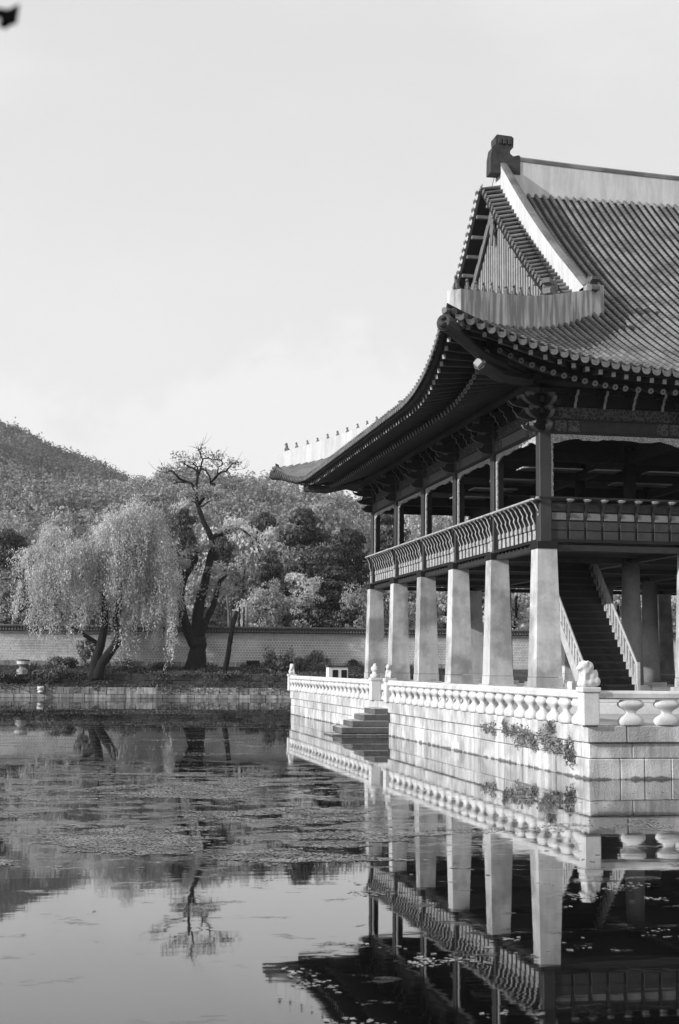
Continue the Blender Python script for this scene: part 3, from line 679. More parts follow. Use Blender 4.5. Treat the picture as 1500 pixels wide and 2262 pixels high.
# ---- beams, scalloped friezes, scroll band
def scallop(L_, drop, side, n=26):
    """outline in (a, z): inverted U frieze, wavy inner edge"""
    pts = [(0, 0), (0, -side), (.06, -side)]
    m_ = 16
    for i in range(m_ + 1):
        z = -side + (side - drop - .22) * i / m_; pts.append((.085 + .035 * abs(math.sin(i * 1.15)), z))
    for i in range(n + 1):
        a = .16 + (L_ - .32) * i / n; t = abs(2 * i / n - 1); pts.append((a, -drop - .03 * abs(math.sin(i * 1.3)) - .20 * max(0, t - .72) / .28 - .05 * (.3 < t < .55)))
    for i in range(m_, -1, -1):
        z = -side + (side - drop - .22) * i / m_; pts.append((L_ - .085 - .035 * abs(math.sin(i * 1.15)), z))
    pts += [(L_ - .06, -side), (L_, -side), (L_, 0)]
    return pts
FB = MB(); v, c, s = prism(scallop(5.2, .13, 2.35), -.03, .03, 'xz'); FB.add(v, c); FB.add(v, s); FB = FB.mesh('scalloped_frieze', 'frieze_paint')
FA = MB(); v, c, s = prism(scallop(5.2, .13, 2.35), -.03, .03, 'yz'); FA.add(v, c); FA.add(v, s); FA = FA.mesh('scalloped_frieze', 'frieze_paint')
def beam_set(a, b, side):
    """head beam, proud painted panel, scroll band over one bay; side 'S' or 'W'"""
    def bx(u0, u1, o0, o1, z0, z1): return bevbox(u0, u1, o0, o1, z0, z1, .008) if side == 'S' else bevbox(o0, o1, u0, u1, z0, z1, .008)
    ax = .15 if side == 'S' else .2
    bm = pp('head_beam', 'wood_mid', *bx(a, b, ax - .2, ax + .12, 11.46, 12.0))
    w_ = b - a
    pp('painted_panel', 'wood_pale' if side == 'W' else 'wood_panel', *bx(a + w_ * .22, b - w_ * .22, ax - .215, ax, 11.55, 11.92))  # paler on the west: sunlit side put into the panel colour
    for q in (.03, .13): pp('painted_panel', 'scroll_print', *bx(a + w_ * q, a + w_ * (q + .085), ax - .212, ax, 11.53, 11.94)); pp('painted_panel', 'scroll_print', *bx(b - w_ * (q + .085), b - w_ * q, ax - .212, ax, 11.53, 11.94))
    pp('scroll_band', 'scroll_print', *bx(a, b, ax - .10, ax + .05, 12.02, 12.45)); pp('upper_board', 'wood_dark', *bx(a, b, ax - .06, ax + .03, 12.47, 13.1))
    pp('upper_beam', 'wood_mid', *bx(a, b, ax - .16, ax + .1, 12.95, 13.12))
for i in range(7):
    beam_set(PX[i] + .22, PX[i + 1] - .22, 'S'); pinst('scalloped_frieze', FB, (PX[i] + .22, .06, 11.44))
for j in range(5):
    beam_set(PY[j] + .22, PY[j + 1] - .22, 'W'); pinst('scalloped_frieze', FA, (.12, PY[j] + .22, 11.44))
for y in (28.35,): pp('head_beam', 'wood_mid', *box(.4, 39.43, y - .15, y + .15, 11.46, 13.1))
for x in (39.68,): pp('head_beam', 'wood_mid', *box(x - .15, x + .15, .4, 28.1, 11.46, 13.1))
# brackets under the eaves
def claw(o0, z0, L_, h):   # upturned claw arm
    return [(.0, z0), (-L_ * .45, z0 + h * .02), (-L_ * .7, z0 + h * .12), (-L_ * .9, z0 + h * .30), (-L_, z0 + h * .62), (-L_ * .86, z0 + h * .52), (-L_ * .74, z0 + h * .60), (-L_ * .62, z0 + h * .9), (-L_ * .45, z0 + h), (.0, z0 + h)]
cm = MB()
for z0, L_, h in ((11.5, .62, .40), (11.92, .88, .42), (12.36, 1.12, .42)):
    v, c, s = prism(claw(0, z0, L_, h), -.08, .08, 'yz'); cm.add(v, c, 0); cm.add(v, s, 1)
cm.add(*box(-.28, .28, -.55, .1, 12.80, 13.0), 0)
cm.add(*box(-.5, .5, -.08, .06, 12.1, 12.3), 0); cm.add(*box(-.62, .62, -.10, .06, 12.5, 12.72), 0)
cm.add(*frustum(0, -.42, 12.26, 12.36, .09, .09, .13, .13), 1); cm.add(*frustum(0, -.66, 12.70, 12.80, .09, .09, .13, .13), 1)
CLAW = cm.mesh('eave_bracket', ['wood_mid', 'wood_pale'])
sm = MB()
zig = [(.0, 12.40), (-.10, 12.42), (-.14, 12.58), (-.24, 12.66), (-.26, 12.80), (-.42, 12.88), (-.46, 13.0), (.0, 13.0)]
v, c, s = prism(zig, -.05, .05, 'yz'); sm.add(v, c, 0); sm.add(v, s, 1); sm.add(*box(-.24, .24, -.10, .04, 12.86, 12.98), 0)
ZIG = sm.mesh('carved_support', ['wood_mid', 'trim_pale'])
for i, x in enumerate(PX):
    o = pinst('eave_bracket', CLAW, (x, -.05, PO.z)); o.location.z = -PO.z
    if i < 7:
        for k in range(1, 5): o = pinst('carved_support', ZIG, (x + 5.64 * k / 5, -.02, 0)); o.location.z = -PO.z
for j, y in enumerate(PY):
    o = pinst('eave_bracket', CLAW, (.0, y, 0), rot=(0, 0, -math.pi / 2)); o.location.z = -PO.z
    if j < 5:
        for k in range(1, 5): o = pinst('carved_support', ZIG, (.03, y + 5.64 * k / 5, 0), rot=(0, 0, -math.pi / 2)); o.location.z = -PO.z
o = pinst('eave_bracket', CLAW, (.08, .03, 0), rot=(0, 0, -math.pi / 4), scl=(1, 1.35, 1)); o.location.z = -PO.z
pp('eave_purlin', 'wood_mid', *tube([(-.75, -.35, 13.28), (40.6, -.35, 13.28)], .17, 10)); pp('eave_purlin', 'wood_mid', *tube([(-.30, -.8, 13.27), (-.30, 29.2, 13.27)], .17, 10))

# ---- staircase
stp = empty('staircase', (0, 0, 0)); stp.parent = pav
SX0, SX1, SY0, SY1, SZ0, SZ1, NS = 2.45, 4.55, 2.3, 7.5, 2.12, 7.55, 19
def sp(name, m, v, f): mbb = MB(); mbb.add(sub(v), f); return ob(name, mbb.mesh(name, m), stp)
for i in range(NS):
    y = SY0 + (SY1 - SY0) * i / NS; z = SZ0 + (SZ1 - SZ0) * (i + 1) / NS
    sp('stair_tread', 'stair_wood', *bevbox(SX0 + .06, SX1 - .06, y - .0, y + .32, z - .06, z, .01)); sp('stair_riser', 'wood_dark', *box(SX0 + .06, SX1 - .06, y + .02, y + .05, z - .30, z - .062))
sl = (SZ1 - SZ0) / (SY1 - SY0)
for x0 in (SX0 - .08, SX1 - .06):
    v, c, s = prism([(SY0 - .15, SZ0), (SY0 + .25, SZ0), (SY1, SZ1 - .42), (SY1, SZ1 + .1), (SY0 - .15, SZ0 + .28)], x0, x0 + .14, 'yz'); sp('stringer', 'stair_rail', v, c + s)
    v, f = tube([(x0 + .07, SY0 - .1, SZ0 + 1.0), (x0 + .07, SY1, SZ1 + .85)], .055, 8); sp('stair_handrail', 'stair_rail', v, f)
    sp('newel_post', 'stair_rail', *bevbox(x0 - .0, x0 + .14, SY0 - .22, SY0 - .08, SZ0, SZ0 + 1.12, .015))
    v, c, s = prism([(SY0 - .1, SZ0 + .28), (SY1, SZ1 + .1), (SY1, SZ1 + .42), (SY0 - .1, SZ0 + .60)], x0 + .05, x0 + .09, 'yz'); sp('rail_panel', 'wood_pale', v, c + s)
    for i in range(NS):
        y = SY0 + (SY1 - SY0) * (i + .3) / NS; z = SZ0 + .3 + (y - SY0) * sl
        sp('stair_baluster', 'stair_rail', *box(x0 + .03, x0 + .11, y - .075, y + .075, z, z + .68))
sp('stair_foot_stone', 'granite_carved', *bevbox(SX0 - .9, SX0 - .15, SY0 - 1.5, SY0 - .7, 2.12, 2.52, .03))
#=====================================================================  ROOF
KL, WL = 1.85, 9.0
def lift(d): d = np.clip(d, 0, WL); return KL * ((WL - d) / WL) ** 2
def off(d): return 4.2 + .63 * (np.clip(WL - d, 0, WL) / WL) ** 2
def prof(s): return 13.0 + .42 * s + .0140 * np.maximum(s, 0) ** 2
def dB(x): return np.minimum(np.asarray(x) - EX0, EX1 - np.asarray(x))
def dA(y): return np.minimum(np.asarray(y) - EY0, EY1 - np.asarray(y))
def zB(x, y): return prof(np.asarray(y) + 4.2) + lift(dB(x))
def zA(x, y): return prof(np.asarray(x) + 4.2) + lift(dA(y))
GX = 2.95      # gable plane
def grid_sheet(fn, us, vs):
    V = []; 
    for u in us:
        for q in vs: V.append(fn(u, q))
    m_ = len(vs); F = [(i * m_ + j, (i + 1) * m_ + j, (i + 1) * m_ + j + 1, i * m_ + j + 1) for i in range(len(us) - 1) for j in range(m_ - 1)]
    return V, F
roofb = MB(); SB = -.07
def addsheet(fn, us, vs, m=0): v, f = grid_sheet(fn, us, vs); roofb.add(sub(v), f, m, True)
def fB(x, t):
    top = YM if GX <= x <= EX1 - (GX - EX0) else (x if x < GX else EX0 + EX1 - x + 0)
    if x > EX1 - (GX - EX0): top = EY0 + (EX1 - x)
    elif x < GX: top = EY0 + (x - EX0)
    y0 = -off(dB(x)) ; y = y0 + (max(top, y0) - y0) * t; return (x, y, float(zB(x, y)) + SB)
xsr = np.concatenate([np.linspace(EX0, GX, 14), [GX + .001], np.linspace(GX + .5, EX1 - (GX - EX0) - .5, 30), [EX1 - (GX - EX0) - .001], np.linspace(EX1 - (GX - EX0), EX1, 14)])
addsheet(fB, xsr, np.linspace(0, 1, 16))
def fBn(x, t): p = fB(x, t); return (p[0], 2 * YM - p[1], p[2])
addsheet(fBn, xsr, np.linspace(0, 1, 16))
def fA(y, t):
    e = min(y - EY0, EY1 - y); top = min(EX0 + e, GX); x0 = -off(dA(y)); x = x0 + (max(top, x0) - x0) * t; return (x, y, float(zA(x, y)) + SB)
ysr = np.concatenate([np.linspace(EY0, EY0 + GX - EX0, 14), np.linspace(EY0 + GX - EX0 + .5, EY1 - (GX - EX0) - .5, 16), np.linspace(EY1 - (GX - EX0), EY1, 14)])
addsheet(fA, ysr, np.linspace(0, 1, 10))
def fAe(y, t): p = fA(y, t); return (2 * XM - p[0], p[1], p[2])
addsheet(fAe, ysr, np.linspace(0, 1, 10))
# gable ends closing sheets of the upper roof are built below
roof = ob('roof', roofb.mesh('roof', 'roof_tile_dark'), pav)
# --- tile templates
TLEN = .34; RT = .094
def tile_template(closed):
    n = 6; v = []; f = []
    for k in range(n + 1):
        a = math.pi * k / n; v.append((RT * math.cos(a), 0, RT * math.sin(a) * 1.05)); 
    for k in range(n + 1):
        a = math.pi * k / n; v.append((RT * .90 * math.cos(a), TLEN, RT * .90 * math.sin(a)))
    for k in range(n): f.append((k, n + 1 + k, n + 2 + k, k + 1))
    f.append(tuple(range(n + 1)))
    if closed:
        b = len(v); v += [(RT * 1.12 * math.cos(2 * math.pi * k / 10), -.02, .015 + RT * 1.12 * math.sin(2 * math.pi * k / 10)) for k in range(10)]
        v += [(RT * 1.12 * math.cos(2 * math.pi * k / 10), .03, .015 + RT * 1.12 * math.sin(2 * math.pi * k / 10)) for k in range(10)]
        f.append(tuple(range(b, b + 10))); f += [(b + k, b + 10 + k, b + 10 + (k + 1) % 10, b + (k + 1) % 10) for k in range(10)]
    return v, f
TV, TF = tile_template(False); TVE, TFE = tile_template(True)
TILE = MB().add(TV, TF).mesh('roof_tile', 'roof_tile'); TILEE = MB().add(TVE, TFE).mesh('roof_tile', ['roof_tile'])
# valley step template: concave strip, width .2, length .16, with a lip at its lower end
vw = .115; VV = [(-vw, 0, .045), (-.05, 0, .012), (.05, 0, .012), (vw, 0, .045), (-vw, .20, .02), (-.05, .20, -.022), (.05, .20, -.022), (vw, .20, .02), (-vw, 0, .02), (-.05, 0, -.02), (.05, 0, -.02), (vw, 0, .02)]
VF = [(0, 1, 5, 4), (1, 2, 6, 5), (2, 3, 7, 6), (8, 9, 1, 0), (9, 10, 2, 1), (10, 11, 3, 2)]
# drip tile: half-moon plate hanging at the mouth of each valley
dm = MB(); pts = [(.15 * math.cos(a), -.02 - .19 * abs(math.sin(a)) ** .8) for a in np.linspace(0, -math.pi, 9)]
pts = [(.145, .05)] + [(p[0], p[1]) for p in pts] + [(-.145, .05), (-.07, .0), (.07, .0)]
v, c, s = prism(pts, -.03, .0, 'xz'); dm.add(v, c); dm.add(v, s); DRIP = dm.mesh('drip_tile', 'tile_end')
tiles = MB(); valleys = MB(); ntile = 0; SPC = .37
def row(fz, p0, dirv, L_, along_sign, wvec, singles):
    """tile row from p0 (x,y at eave) going dirv (unit xy) for length L_; fz(x,y) height"""
    global ntile
    s = np.arange(0, max(L_, .05) - .05, TLEN * .9)
    # walk with horizontal step shortened by slope
    xs_, P, Dv = 0., [], []
    while xs_ < L_ - .02:
        x, y = p0[0] + dirv[0] * xs_, p0[1] + dirv[1] * xs_; h = .05
        sl_ = (float(fz(x + dirv[0] * h, y + dirv[1] * h)) - float(fz(x, y))) / h; c = 1 / math.sqrt(1 + sl_ * sl_)
        P.append((x, y, float(fz(x, y)))); Dv.append((dirv[0] * c, dirv[1] * c, sl_ * c)); xs_ += (TLEN - .02) * c
    return np.array(P), np.array(Dv)
def lay(fz, p0, dirv, L_, wvec, singles, valley_off, vstep=.165):
    global ntile
    P, D = row(fz, p0, dirv, L_, 1, wvec, singles)
    if not len(P): return
    W = np.tile(np.array((wvec[0], wvec[1], 0.)), (len(P), 1)); Nn = np.cross(W, D); 
    k = 0
    for k in range(min(singles, len(P))):
        ob('roof_tile', TILEE if k == 0 else TILE, roof, mw=frameM(P[k] - np.array(PO), W[k], D[k], Nn[k])); ntile += 1
    k = min(singles, len(P))
    if singles == 0: stamp(TVE, TFE, P[:1] - np.array(PO), W[:1], D[:1], Nn[:1], tiles); k = 1
    if len(P) > k: stamp(TV, TF, P[k:] - np.array(PO), W[k:], D[k:], Nn[k:], tiles)
    # valley
    q0 = (p0[0] + wvec[0] * valley_off, p0[1] + wvec[1] * valley_off); n = int(L_ / vstep) + 1
    t = np.arange(n) * vstep; x = q0[0] + dirv[0] * t; y = q0[1] + dirv[1] * t; z = fz(x, y)
    z2 = fz(x + dirv[0] * .1, y + dirv[1] * .1); D = np.stack([np.full(n, dirv[0]), np.full(n, dirv[1]), (z2 - z) / .1], 1); ln = np.linalg.norm(D, axis=1)[:, None]; D = D / ln
    W = np.tile(np.array((wvec[0], wvec[1], 0.)), (n, 1)); Nn = np.cross(W, D); P = np.stack([x, y, z + .0], 1) - np.array(PO); P = P + Nn * -.055
    stamp(VV, VF, P, W, D * ln * .95, Nn, valleys)
    return
# south face
x = EX0 + .30; XEND = EX1 - (GX - EX0)
rowsB = []
while x < EX1 - .2:
    rowsB.append(x); x += SPC
for x in rowsB:
    d = float(dB(x)); y0 = -float(off(d))
    if x < GX + .35: top = x - .12
    elif x > XEND - .35: top = EY0 + (EX1 - x) - .12
    else: top = YM - .25
    sg = 7 if x < 10.6 else 0
    lay(lambda a, b: zB(a, b), (x, y0), (0, 1), max(top - y0, .12), (1, 0), sg, SPC / 2)
    if x < 20: 
        q = -float(off(dB(x + SPC / 2))); z = float(zB(x + SPC / 2, q)); ob('drip_tile', DRIP, roof, loc=(x + SPC / 2 - PO.x, q - .02 - PO.y, z - .03 - PO.z), rot=(-.25, 0, 0))
# west face (rows run +X)
y = EY0 + .30
while y < EY1 - .2:
    d = float(dA(y)); x0 = -float(off(d)); top = min(EX0 + min(y - EY0, EY1 - y) - .12, GX - .02)
    lay(lambda a, b: zA(a, b), (x0, y), (1, 0), max(top - x0, .12), (0, -1), 0, -SPC / 2)
    q = -float(off(dA(y + SPC / 2))); z = float(zA(q, y + SPC / 2)); ob('drip_tile', DRIP, roof, loc=(q - .02 - PO.x, y + SPC / 2 - PO.y, z - .03 - PO.z), rot=(-.25, 0, -math.pi / 2))
    y += SPC
ob('tile_rows', tiles.mesh('tile_rows', 'roof_tile'), roof, kind='stuff'); ob('tile_valleys', valleys.mesh('tile_valleys', 'roof_tile_dark'), roof, kind='stuff')

# --- ridges
def swept(name, m, pts_, half, zlo, zhi, parent=None, capm=None, ext=None, cap=.12, **kw):
    """wall-like ridge along plan points with tile-surface heights; zlo/zhi offsets (arrays ok)"""
    P = np.array(pts_, float); n = len(P); T_ = np.gradient(P[:, :2], axis=0); T_ /= np.linalg.norm(T_, axis=1)[:, None]; S = np.stack([T_[:, 1], -T_[:, 0]], 1)
    zl = np.broadcast_to(zlo, (n,)); zh = np.broadcast_to(zhi, (n,)); V = []
    prof_ = [(-1, 0), (-1, 1), (1, 1), (1, 0)]
    for i in range(n):
        for a, b in prof_: V.append((P[i, 0] + S[i, 0] * half * a, P[i, 1] + S[i, 1] * half * a, P[i, 2] + (zh[i] if b else zl[i])))
    F = [(i * 4 + k, i * 4 + k + 1, i * 4 + 5 + k, i * 4 + 4 + k) for i in range(n - 1) for k in range(3)] + [(3, 2, 1, 0), tuple(range(4 * n - 4, 4 * n))]
    o = pp(name, m, V, F, parent, **kw)
    if cap:
        V = []; h2 = half * 1.12
        for i in range(n):
            for a, b in ((-1, 0), (-1, .55), (-.5, 1), (.5, 1), (1, .55), (1, 0)): V.append((P[i, 0] + S[i, 0] * h2 * a, P[i, 1] + S[i, 1] * h2 * a, P[i, 2] + zh[i] + .003 + b * cap))
        F = [(i * 6 + k, i * 6 + (k + 1) % 6, i * 6 + 6 + (k + 1) % 6, i * 6 + 6 + k) for i in range(n - 1) for k in range(6)] + [(5, 4, 3, 2, 1, 0), tuple(range(6 * n - 6, 6 * n))]
        mbb = MB(); mbb.add(sub(V), F); ob('ridge_cap', mbb.mesh('ridge_cap', 'roof_tile'), o)
    return o
RXa, RXb = 3.0, 2 * XM - 3.0
xr = np.linspace(RXa, RXb, 40); zt = 26.42 + .44 * ((xr - XM) / (XM - 3.96)) ** 2
main = swept('main_ridge', 'plaster_clean', np.stack([xr, np.full(40, YM), np.zeros(40)], 1), .32, 25.05, zt, cap=.27)
# finial at ridge end
fin = [(3.94, 26.2), (3.94, 27.1), (3.86, 27.14), (3.72, 27.10), (3.60, 27.06), (3.45, 27.18), (3.44, 27.32), (3.60, 27.5), (3.62, 27.95), (3.52, 28.04), (2.80, 28.08), (2.72, 27.98), (2.74, 27.62), (2.58, 27.45), (2.50, 27.0), (2.48, 26.2)]
for mir in (0, 1):
    pts = [((2 * XM - a) if mir else a, b) for a, b in fin]; v, c, s = prism(pts, YM - .36, YM + .36, 'xz'); o = pp('ridge_finial', 'finial_dark', v, c + s)
    if not mir:
        for k in range(3): pp('ridge_finial', 'finial_dark', *bevbox(2.86 + .24 * k, 3.03 + .24 * k, YM - .42, YM - .355, 27.62, 27.9, .02))
# descending ridges (near slope and far slope) on the west gable
ND = 22
for sgn in (-1, 1):
    yy = np.linspace(3.25, YM - .32, ND) if sgn < 0 else 2 * YM - np.linspace(3.25, YM - .32, ND)
    s_ = np.linspace(3.25, YM - .32, ND) + 4.2
    zz = prof(s_) + .0
    hh = np.interp(np.linspace(0, 1, ND), [0, .12, .5, 1], [1.0, 1.12, 1.28, 1.42])
    P = np.stack([np.full(ND, RXa + .14), yy, zz], 1)
    nr_ = swept('descending_ridge', 'plaster_clean', P, .16, -.05, hh, cap=.11, label='descending ridge on the %s slope of the gable' % ('near' if sgn < 0 else 'far'))
    # dragon head at the foot
def dragon(loc, rz, s, parent, roll=0):
    out = [(-.34, .02), (.30, .0), (.36, .30), (.30, .58), (.12, .66), (-.02, .56), (-.20, .60), (-.42, .56), (-.38, .44), (-.18, .40), (-.10, .30), (-.30, .24), (-.36, .14)]
    v, c, s_ = prism(out, -.17, .17, 'xz'); mbb = MB(); mbb.add(v, c); mbb.add(v, s_)
    for sy in (-1, 1): mbb.add(*ellipsoid((-.02, sy * .17, .44), (.09, .05, .08), 8, 5)); mbb.add(*ellipsoid((.2, sy * .16, .3), (.12, .06, .16), 8, 5)); mbb.add(*ellipsoid((.16, sy * .12, .62), (.05, .04, .12), 6, 4))
    return ob('dragon_head', mbb.mesh('dragon_head', 'tile_end'), parent, loc=loc, rot=(0, 0, rz), scl=(s, s, s))
dragon((RXa + .25 - PO.x, 2.95 - PO.y, 17.62 - PO.z), math.pi / 2 + math.pi * 0, .95, pav)
# hip ridges
figm = MB()
for c, r_ in (((0, 0, .09), (.10, .07, .10)), ((-.03, 0, .20), (.06, .055, .11)), ((-.05, 0, .31), (.055, .05, .055)), ((-.10, 0, .29), (.035, .03, .03)), ((-.08, .04, .08), (.03, .025, .09)), ((-.08, -.04, .08), (.03, .025, .09)), ((.08, 0, .06), (.06, .08, .06))):
    figm.add(*ellipsoid(c, r_, 8, 5), 0, True)
FIG = figm.mesh('roof_figurine', 'tile_end')
qs = np.array([-4.42, -4.2, -3.17, -1.61, -.3, .95, 2.0, 3.1, 3.75]); topz = np.array([15.32, 15.38, 15.62, 15.98, 16.38, 16.87, 17.29, 17.72, 17.9])
qq = np.linspace(-4.42, 3.72, 26); tz = np.interp(qq, qs, topz); tz = np.convolve(np.pad(tz, 2, mode='reflect', reflect_type='odd'), np.ones(5) / 5, 'valid')
for nm, fx, fy, sx_, sy_ in (('near', 0, 0, 1, 1), ('far', 0, 1, 1, -1), ('east', 1, 0, -1, 1)):
    X_ = (2 * XM - qq) if fx else qq; Y_ = (2 * YM - qq) if fy else qq
    hp = swept('hip_ridge', 'plaster' if nm != 'far' else 'plaster_clean', np.stack([X_, Y_, np.zeros(26)], 1), .26, tz - 1.25, tz, cap=0, label={'near': 'near hip ridge, stained plaster with a row of figurines', 'far': 'far hip ridge with small figurines against the sky', 'east': 'eastern hip ridge'}[nm])
    if nm == 'east': continue
    qf = [-4.3, -3.76, -3.32, -2.94, -2.55, -2.15, -1.75, -1.35, -.97, -.52] if nm == 'near' else [-4.05, -3.55, -3.0, -2.5, -2.0, -1.52, -1.05, -.55, -.1, .35, .9]
    ang = (math.pi / 4 if not fy else -math.pi / 4)
    for i, q in enumerate(qf):
        if nm == 'far': q = q - .1
        z = float(np.interp(q, qq, tz)); s = (1.35 if i == 0 else 1.0) * rb.uniform(.9, 1.1)
        ob('figurine', FIG, hp, loc=((q if not fx else 2 * XM - q) - PO.x, (q if not fy else 2 * YM - q) - PO.y, z - PO.z - .01), rot=(0, 0, ang + rb.uniform(-.2, .2)), scl=(s, s, s * rb.uniform(.9, 1.15)))
    q = .7 if nm == 'near' else 1.55
    z = float(np.interp(q, qq, tz)); dragon((q - PO.x, (q if not fy else 2 * YM - q) - PO.y, z - .02 - PO.z), ang, .95, hp)
    # end block where hip and descending ridges meet
    yb_ = 3.45 if not fy else 2 * YM - 3.45
    pp('ridge_end_block', 'plaster', *bevbox(RXa - .02, RXa + .72, yb_ - .5, yb_ + .3, 16.2, 17.92, .03), parent=None)
    pp('hip_end_tile', 'roof_tile', *tube([(EX0 - .05, (EY0 - .05) if not fy else EY1 + .05, 14.50), (EX0 + .35, (EY0 + .35) if not fy else EY1 - .35, 14.56)], .10, 8))
# --- short tile rows hanging out over the gable on both slopes, with drip tiles
rakes = {}
ystep = .335; nrk = 0
EN = MB().add(*tube([(0, 0, 0), (.98, 0, .20)], .085, 8)).mesh('rake_tile', 'roof_tile')
for sgn in (-1, 1):
    k = 0; yv = 3.6
    while yv < YM - .02:
        y = yv if sgn < 0 else 2 * YM - yv; s_ = yv + 4.2; z = float(prof(s_)) + .10; slp = .42 + .028 * s_
        cs = 1 / math.sqrt(1 + slp * slp)
        out_ = 0 if yv > 4.8 else (4.8 - yv) * .35
        o = ob('rake_tile', EN, roof, loc=(GX - .93 + out_ - PO.x, y - PO.y, z - PO.z)); 
        o2 = ob('rake_drip_tile', DRIP, roof, loc=(GX - .93 + out_ - PO.x, y - PO.y + ystep * .5 * -sgn * -1, z - .04 + slp * ystep * .5 * 1 - PO.z), rot=(-.1, 0, -math.pi / 2), scl=(.95, 1, .9))
        yv += ystep; k += 1
# rake body, soffit joists, barge plank, gable wall
yv = np.linspace(2.9, YM, 20)
for sgn in (-1, 1):
    V = []
    for q in yv:
        y = q if sgn < 0 else 2 * YM - q; z = float(prof(q + 4.2))
        for xx, dz in ((GX - .90, .0), (GX + .2, .16), (GX + .2, -.34), (GX - .84, -.26)): V.append((xx, y, z + dz))
    F = [(i * 4 + k, i * 4 + (k + 1) % 4, i * 4 + 4 + (k + 1) % 4, i * 4 + 4 + k) for i in range(19) for k in range(4)] + [(0, 1, 2, 3), (79, 78, 77, 76)]
    pp('rake_eave', 'wood_dark', V, F)
    for q in np.arange(4.3, YM - .3, .83):
        y = q if sgn < 0 else 2 * YM - q; z = float(prof(q + 4.2)) - .36
        pp('rake_joist', 'wood_pale', *bevbox(GX - .82, GX + .0, y - .09, y + .09, z - .10, z + .06, .01))
    V = []
    for q in yv:
        y = q if sgn < 0 else 2 * YM - q; z = float(prof(q + 4.2)) 
        for xx, dz in ((GX - .26, -.46), (GX - .19, -.46), (GX - .19, -1.02), (GX - .26, -1.02)): V.append((xx, y, z + dz))
    pp('barge_board', 'wood_pale', V, F)
ornament = [(0, .15), (.22, .05), (.30, -.25), (.18, -.45), (.28, -.70), (.12, -.95), (.10, -1.2), (0, -1.45), (-.10, -1.2), (-.12, -.95), (-.28, -.70), (-.18, -.45), (-.30, -.25), (-.22, .05)]
v, c, s = prism([(YM + a * 1.2, 24.2 + b) for a, b in ornament], GX - .34, GX - .27, 'yz'); pp('gable_pendant', 'wood_pale', v, c + s, label='carved pendant hanging from the gable apex')
tri = [(3.2, 16.3)] + [(q, float(prof(q + 4.2)) - .35) for q in np.linspace(3.2, YM, 12)] + [(2 * YM - q, float(prof(q + 4.2)) - .35) for q in np.linspace(YM, 3.2, 12)][1:] + [(2 * YM - 3.2, 16.3)]
gw = MB(); v, c, s = prism(tri, GX - .02, GX + .1, 'yz'); gw.add(sub(v), c + s); gable = ob('gable_wall', gw.mesh('gable_wall', 'gable_board'), pav)
v, c, s = prism(tri, 2 * XM - GX - .1, 2 * XM - GX, 'yz'); pp('gable_wall', 'gable_board', v, c + s)
for y in np.arange(5.0, 2 * YM - 4.9, .345):
    q = min(y, 2 * YM - y); zt_ = float(prof(q + 4.2)) - .6
    bt = MB(); bt.add(sub(bevbox(GX - .10, GX - .022, y - .07, y + .07, 16.5, zt_, .01)[0]), bevbox(0, 1, 0, 1, 0, 1, .1)[1]); ob('gable_batten', bt.mesh('gable_batten', 'gable_batten'), gable)
# --- eaves: boards, rafters
def eave_sheet(side):
    us = np.concatenate([np.linspace(0, 9, 16), np.linspace(9.5, 23, 12)])
    pass
sof = MB()
def soffit(along0, along1, mapf, offd):
    us = np.linspace(along0, along1, 70); V = []
    for u in us:
        d = min(u - along0, along1 - u); l_ = float(lift(np.array(d))); of = float(off(np.array(d)))
        # cross-section: outer lip, square rafter board, step, round rafter board, to the wall plate; clipped to the mitre
        for o_, z_ in ((of - .05, 12.93 + l_), (of - .08, 12.80 + l_ * .95), (of - .12, 12.79 + l_ * .93), (2.62, 13.06 + l_ * .80), (2.55, 12.74 + l_ * .75), (-.2, 13.85 + l_ * .05)):
            m_ = 4.83 - d   # mitre: how far out the corner allows
            uu = u
            if o_ < m_ and d < 4.83: o_ = m_ if m_ < of else of
            V.append(mapf(uu, o_, z_))
    k = 6; F = [(i * k + j, (i + 1) * k + j, (i + 1) * k + j + 1, i * k + j + 1) for i in range(len(us) - 1) for j in range(k - 1)]
    sof.add(sub(V), F)
def mitre_fix(u, o_, z_): return (u, -o_, z_)
# build soffit as radial strips instead: for each station draw from eave edge to its matching point on the wall plate
def soffit2(L0, L1, w0, w1, mapf):
    us = np.linspace(L0, L1, 110); V = []
    for u in us:
        d = min(u - L0, L1 - u); l_ = float(lift(np.array(d))); of = float(off(np.array(d)))
        # inner end station (fan near the corners)
        fan = 7.0
        if u - L0 < fan: ui = w0 + (u - L0) / fan * (L0 + fan - w0)
        elif L1 - u < fan: ui = w1 - (L1 - u) / fan * (w1 - (L1 - fan))
        else: ui = u
        def P(t, z): # t: 1 at edge, 0 at wall
            return mapf(ui + (u - ui) * t, (of) * t + (-.15) * (1 - t), z)
        a = 2.62 / of
        for t, z in ((.985, 12.93 + l_), (.982, 12.80 + l_ * .95), (a, 13.10 + l_ * .80), (a - .005, 12.76 + l_ * .72), (0, 13.80)): V.append(P(t, z))
    k = 5; F = [(i * k + j, (i + 1) * k + j, (i + 1) * k + j + 1, i * k + j + 1) for i in range(len(us) - 1) for j in range(k - 1)]
    sof.add(sub(V), F)
soffit2(EX0, EX1, .2, 39.68, lambda u, o_, z: (u, -o_, z)); soffit2(EY0, EY1, .15, 28.35, lambda u, o_, z: (-o_, u, z))
soffit2(EX0, EX1, .2, 39.68, lambda u, o_, z: (u, 2 * YM + o_, z)); soffit2(EY0, EY1, .15, 28.35, lambda u, o_, z: (2 * XM + o_, u, z))
ob('eave_soffit', sof.mesh('eave_soffit', 'wood_dark'), pav)
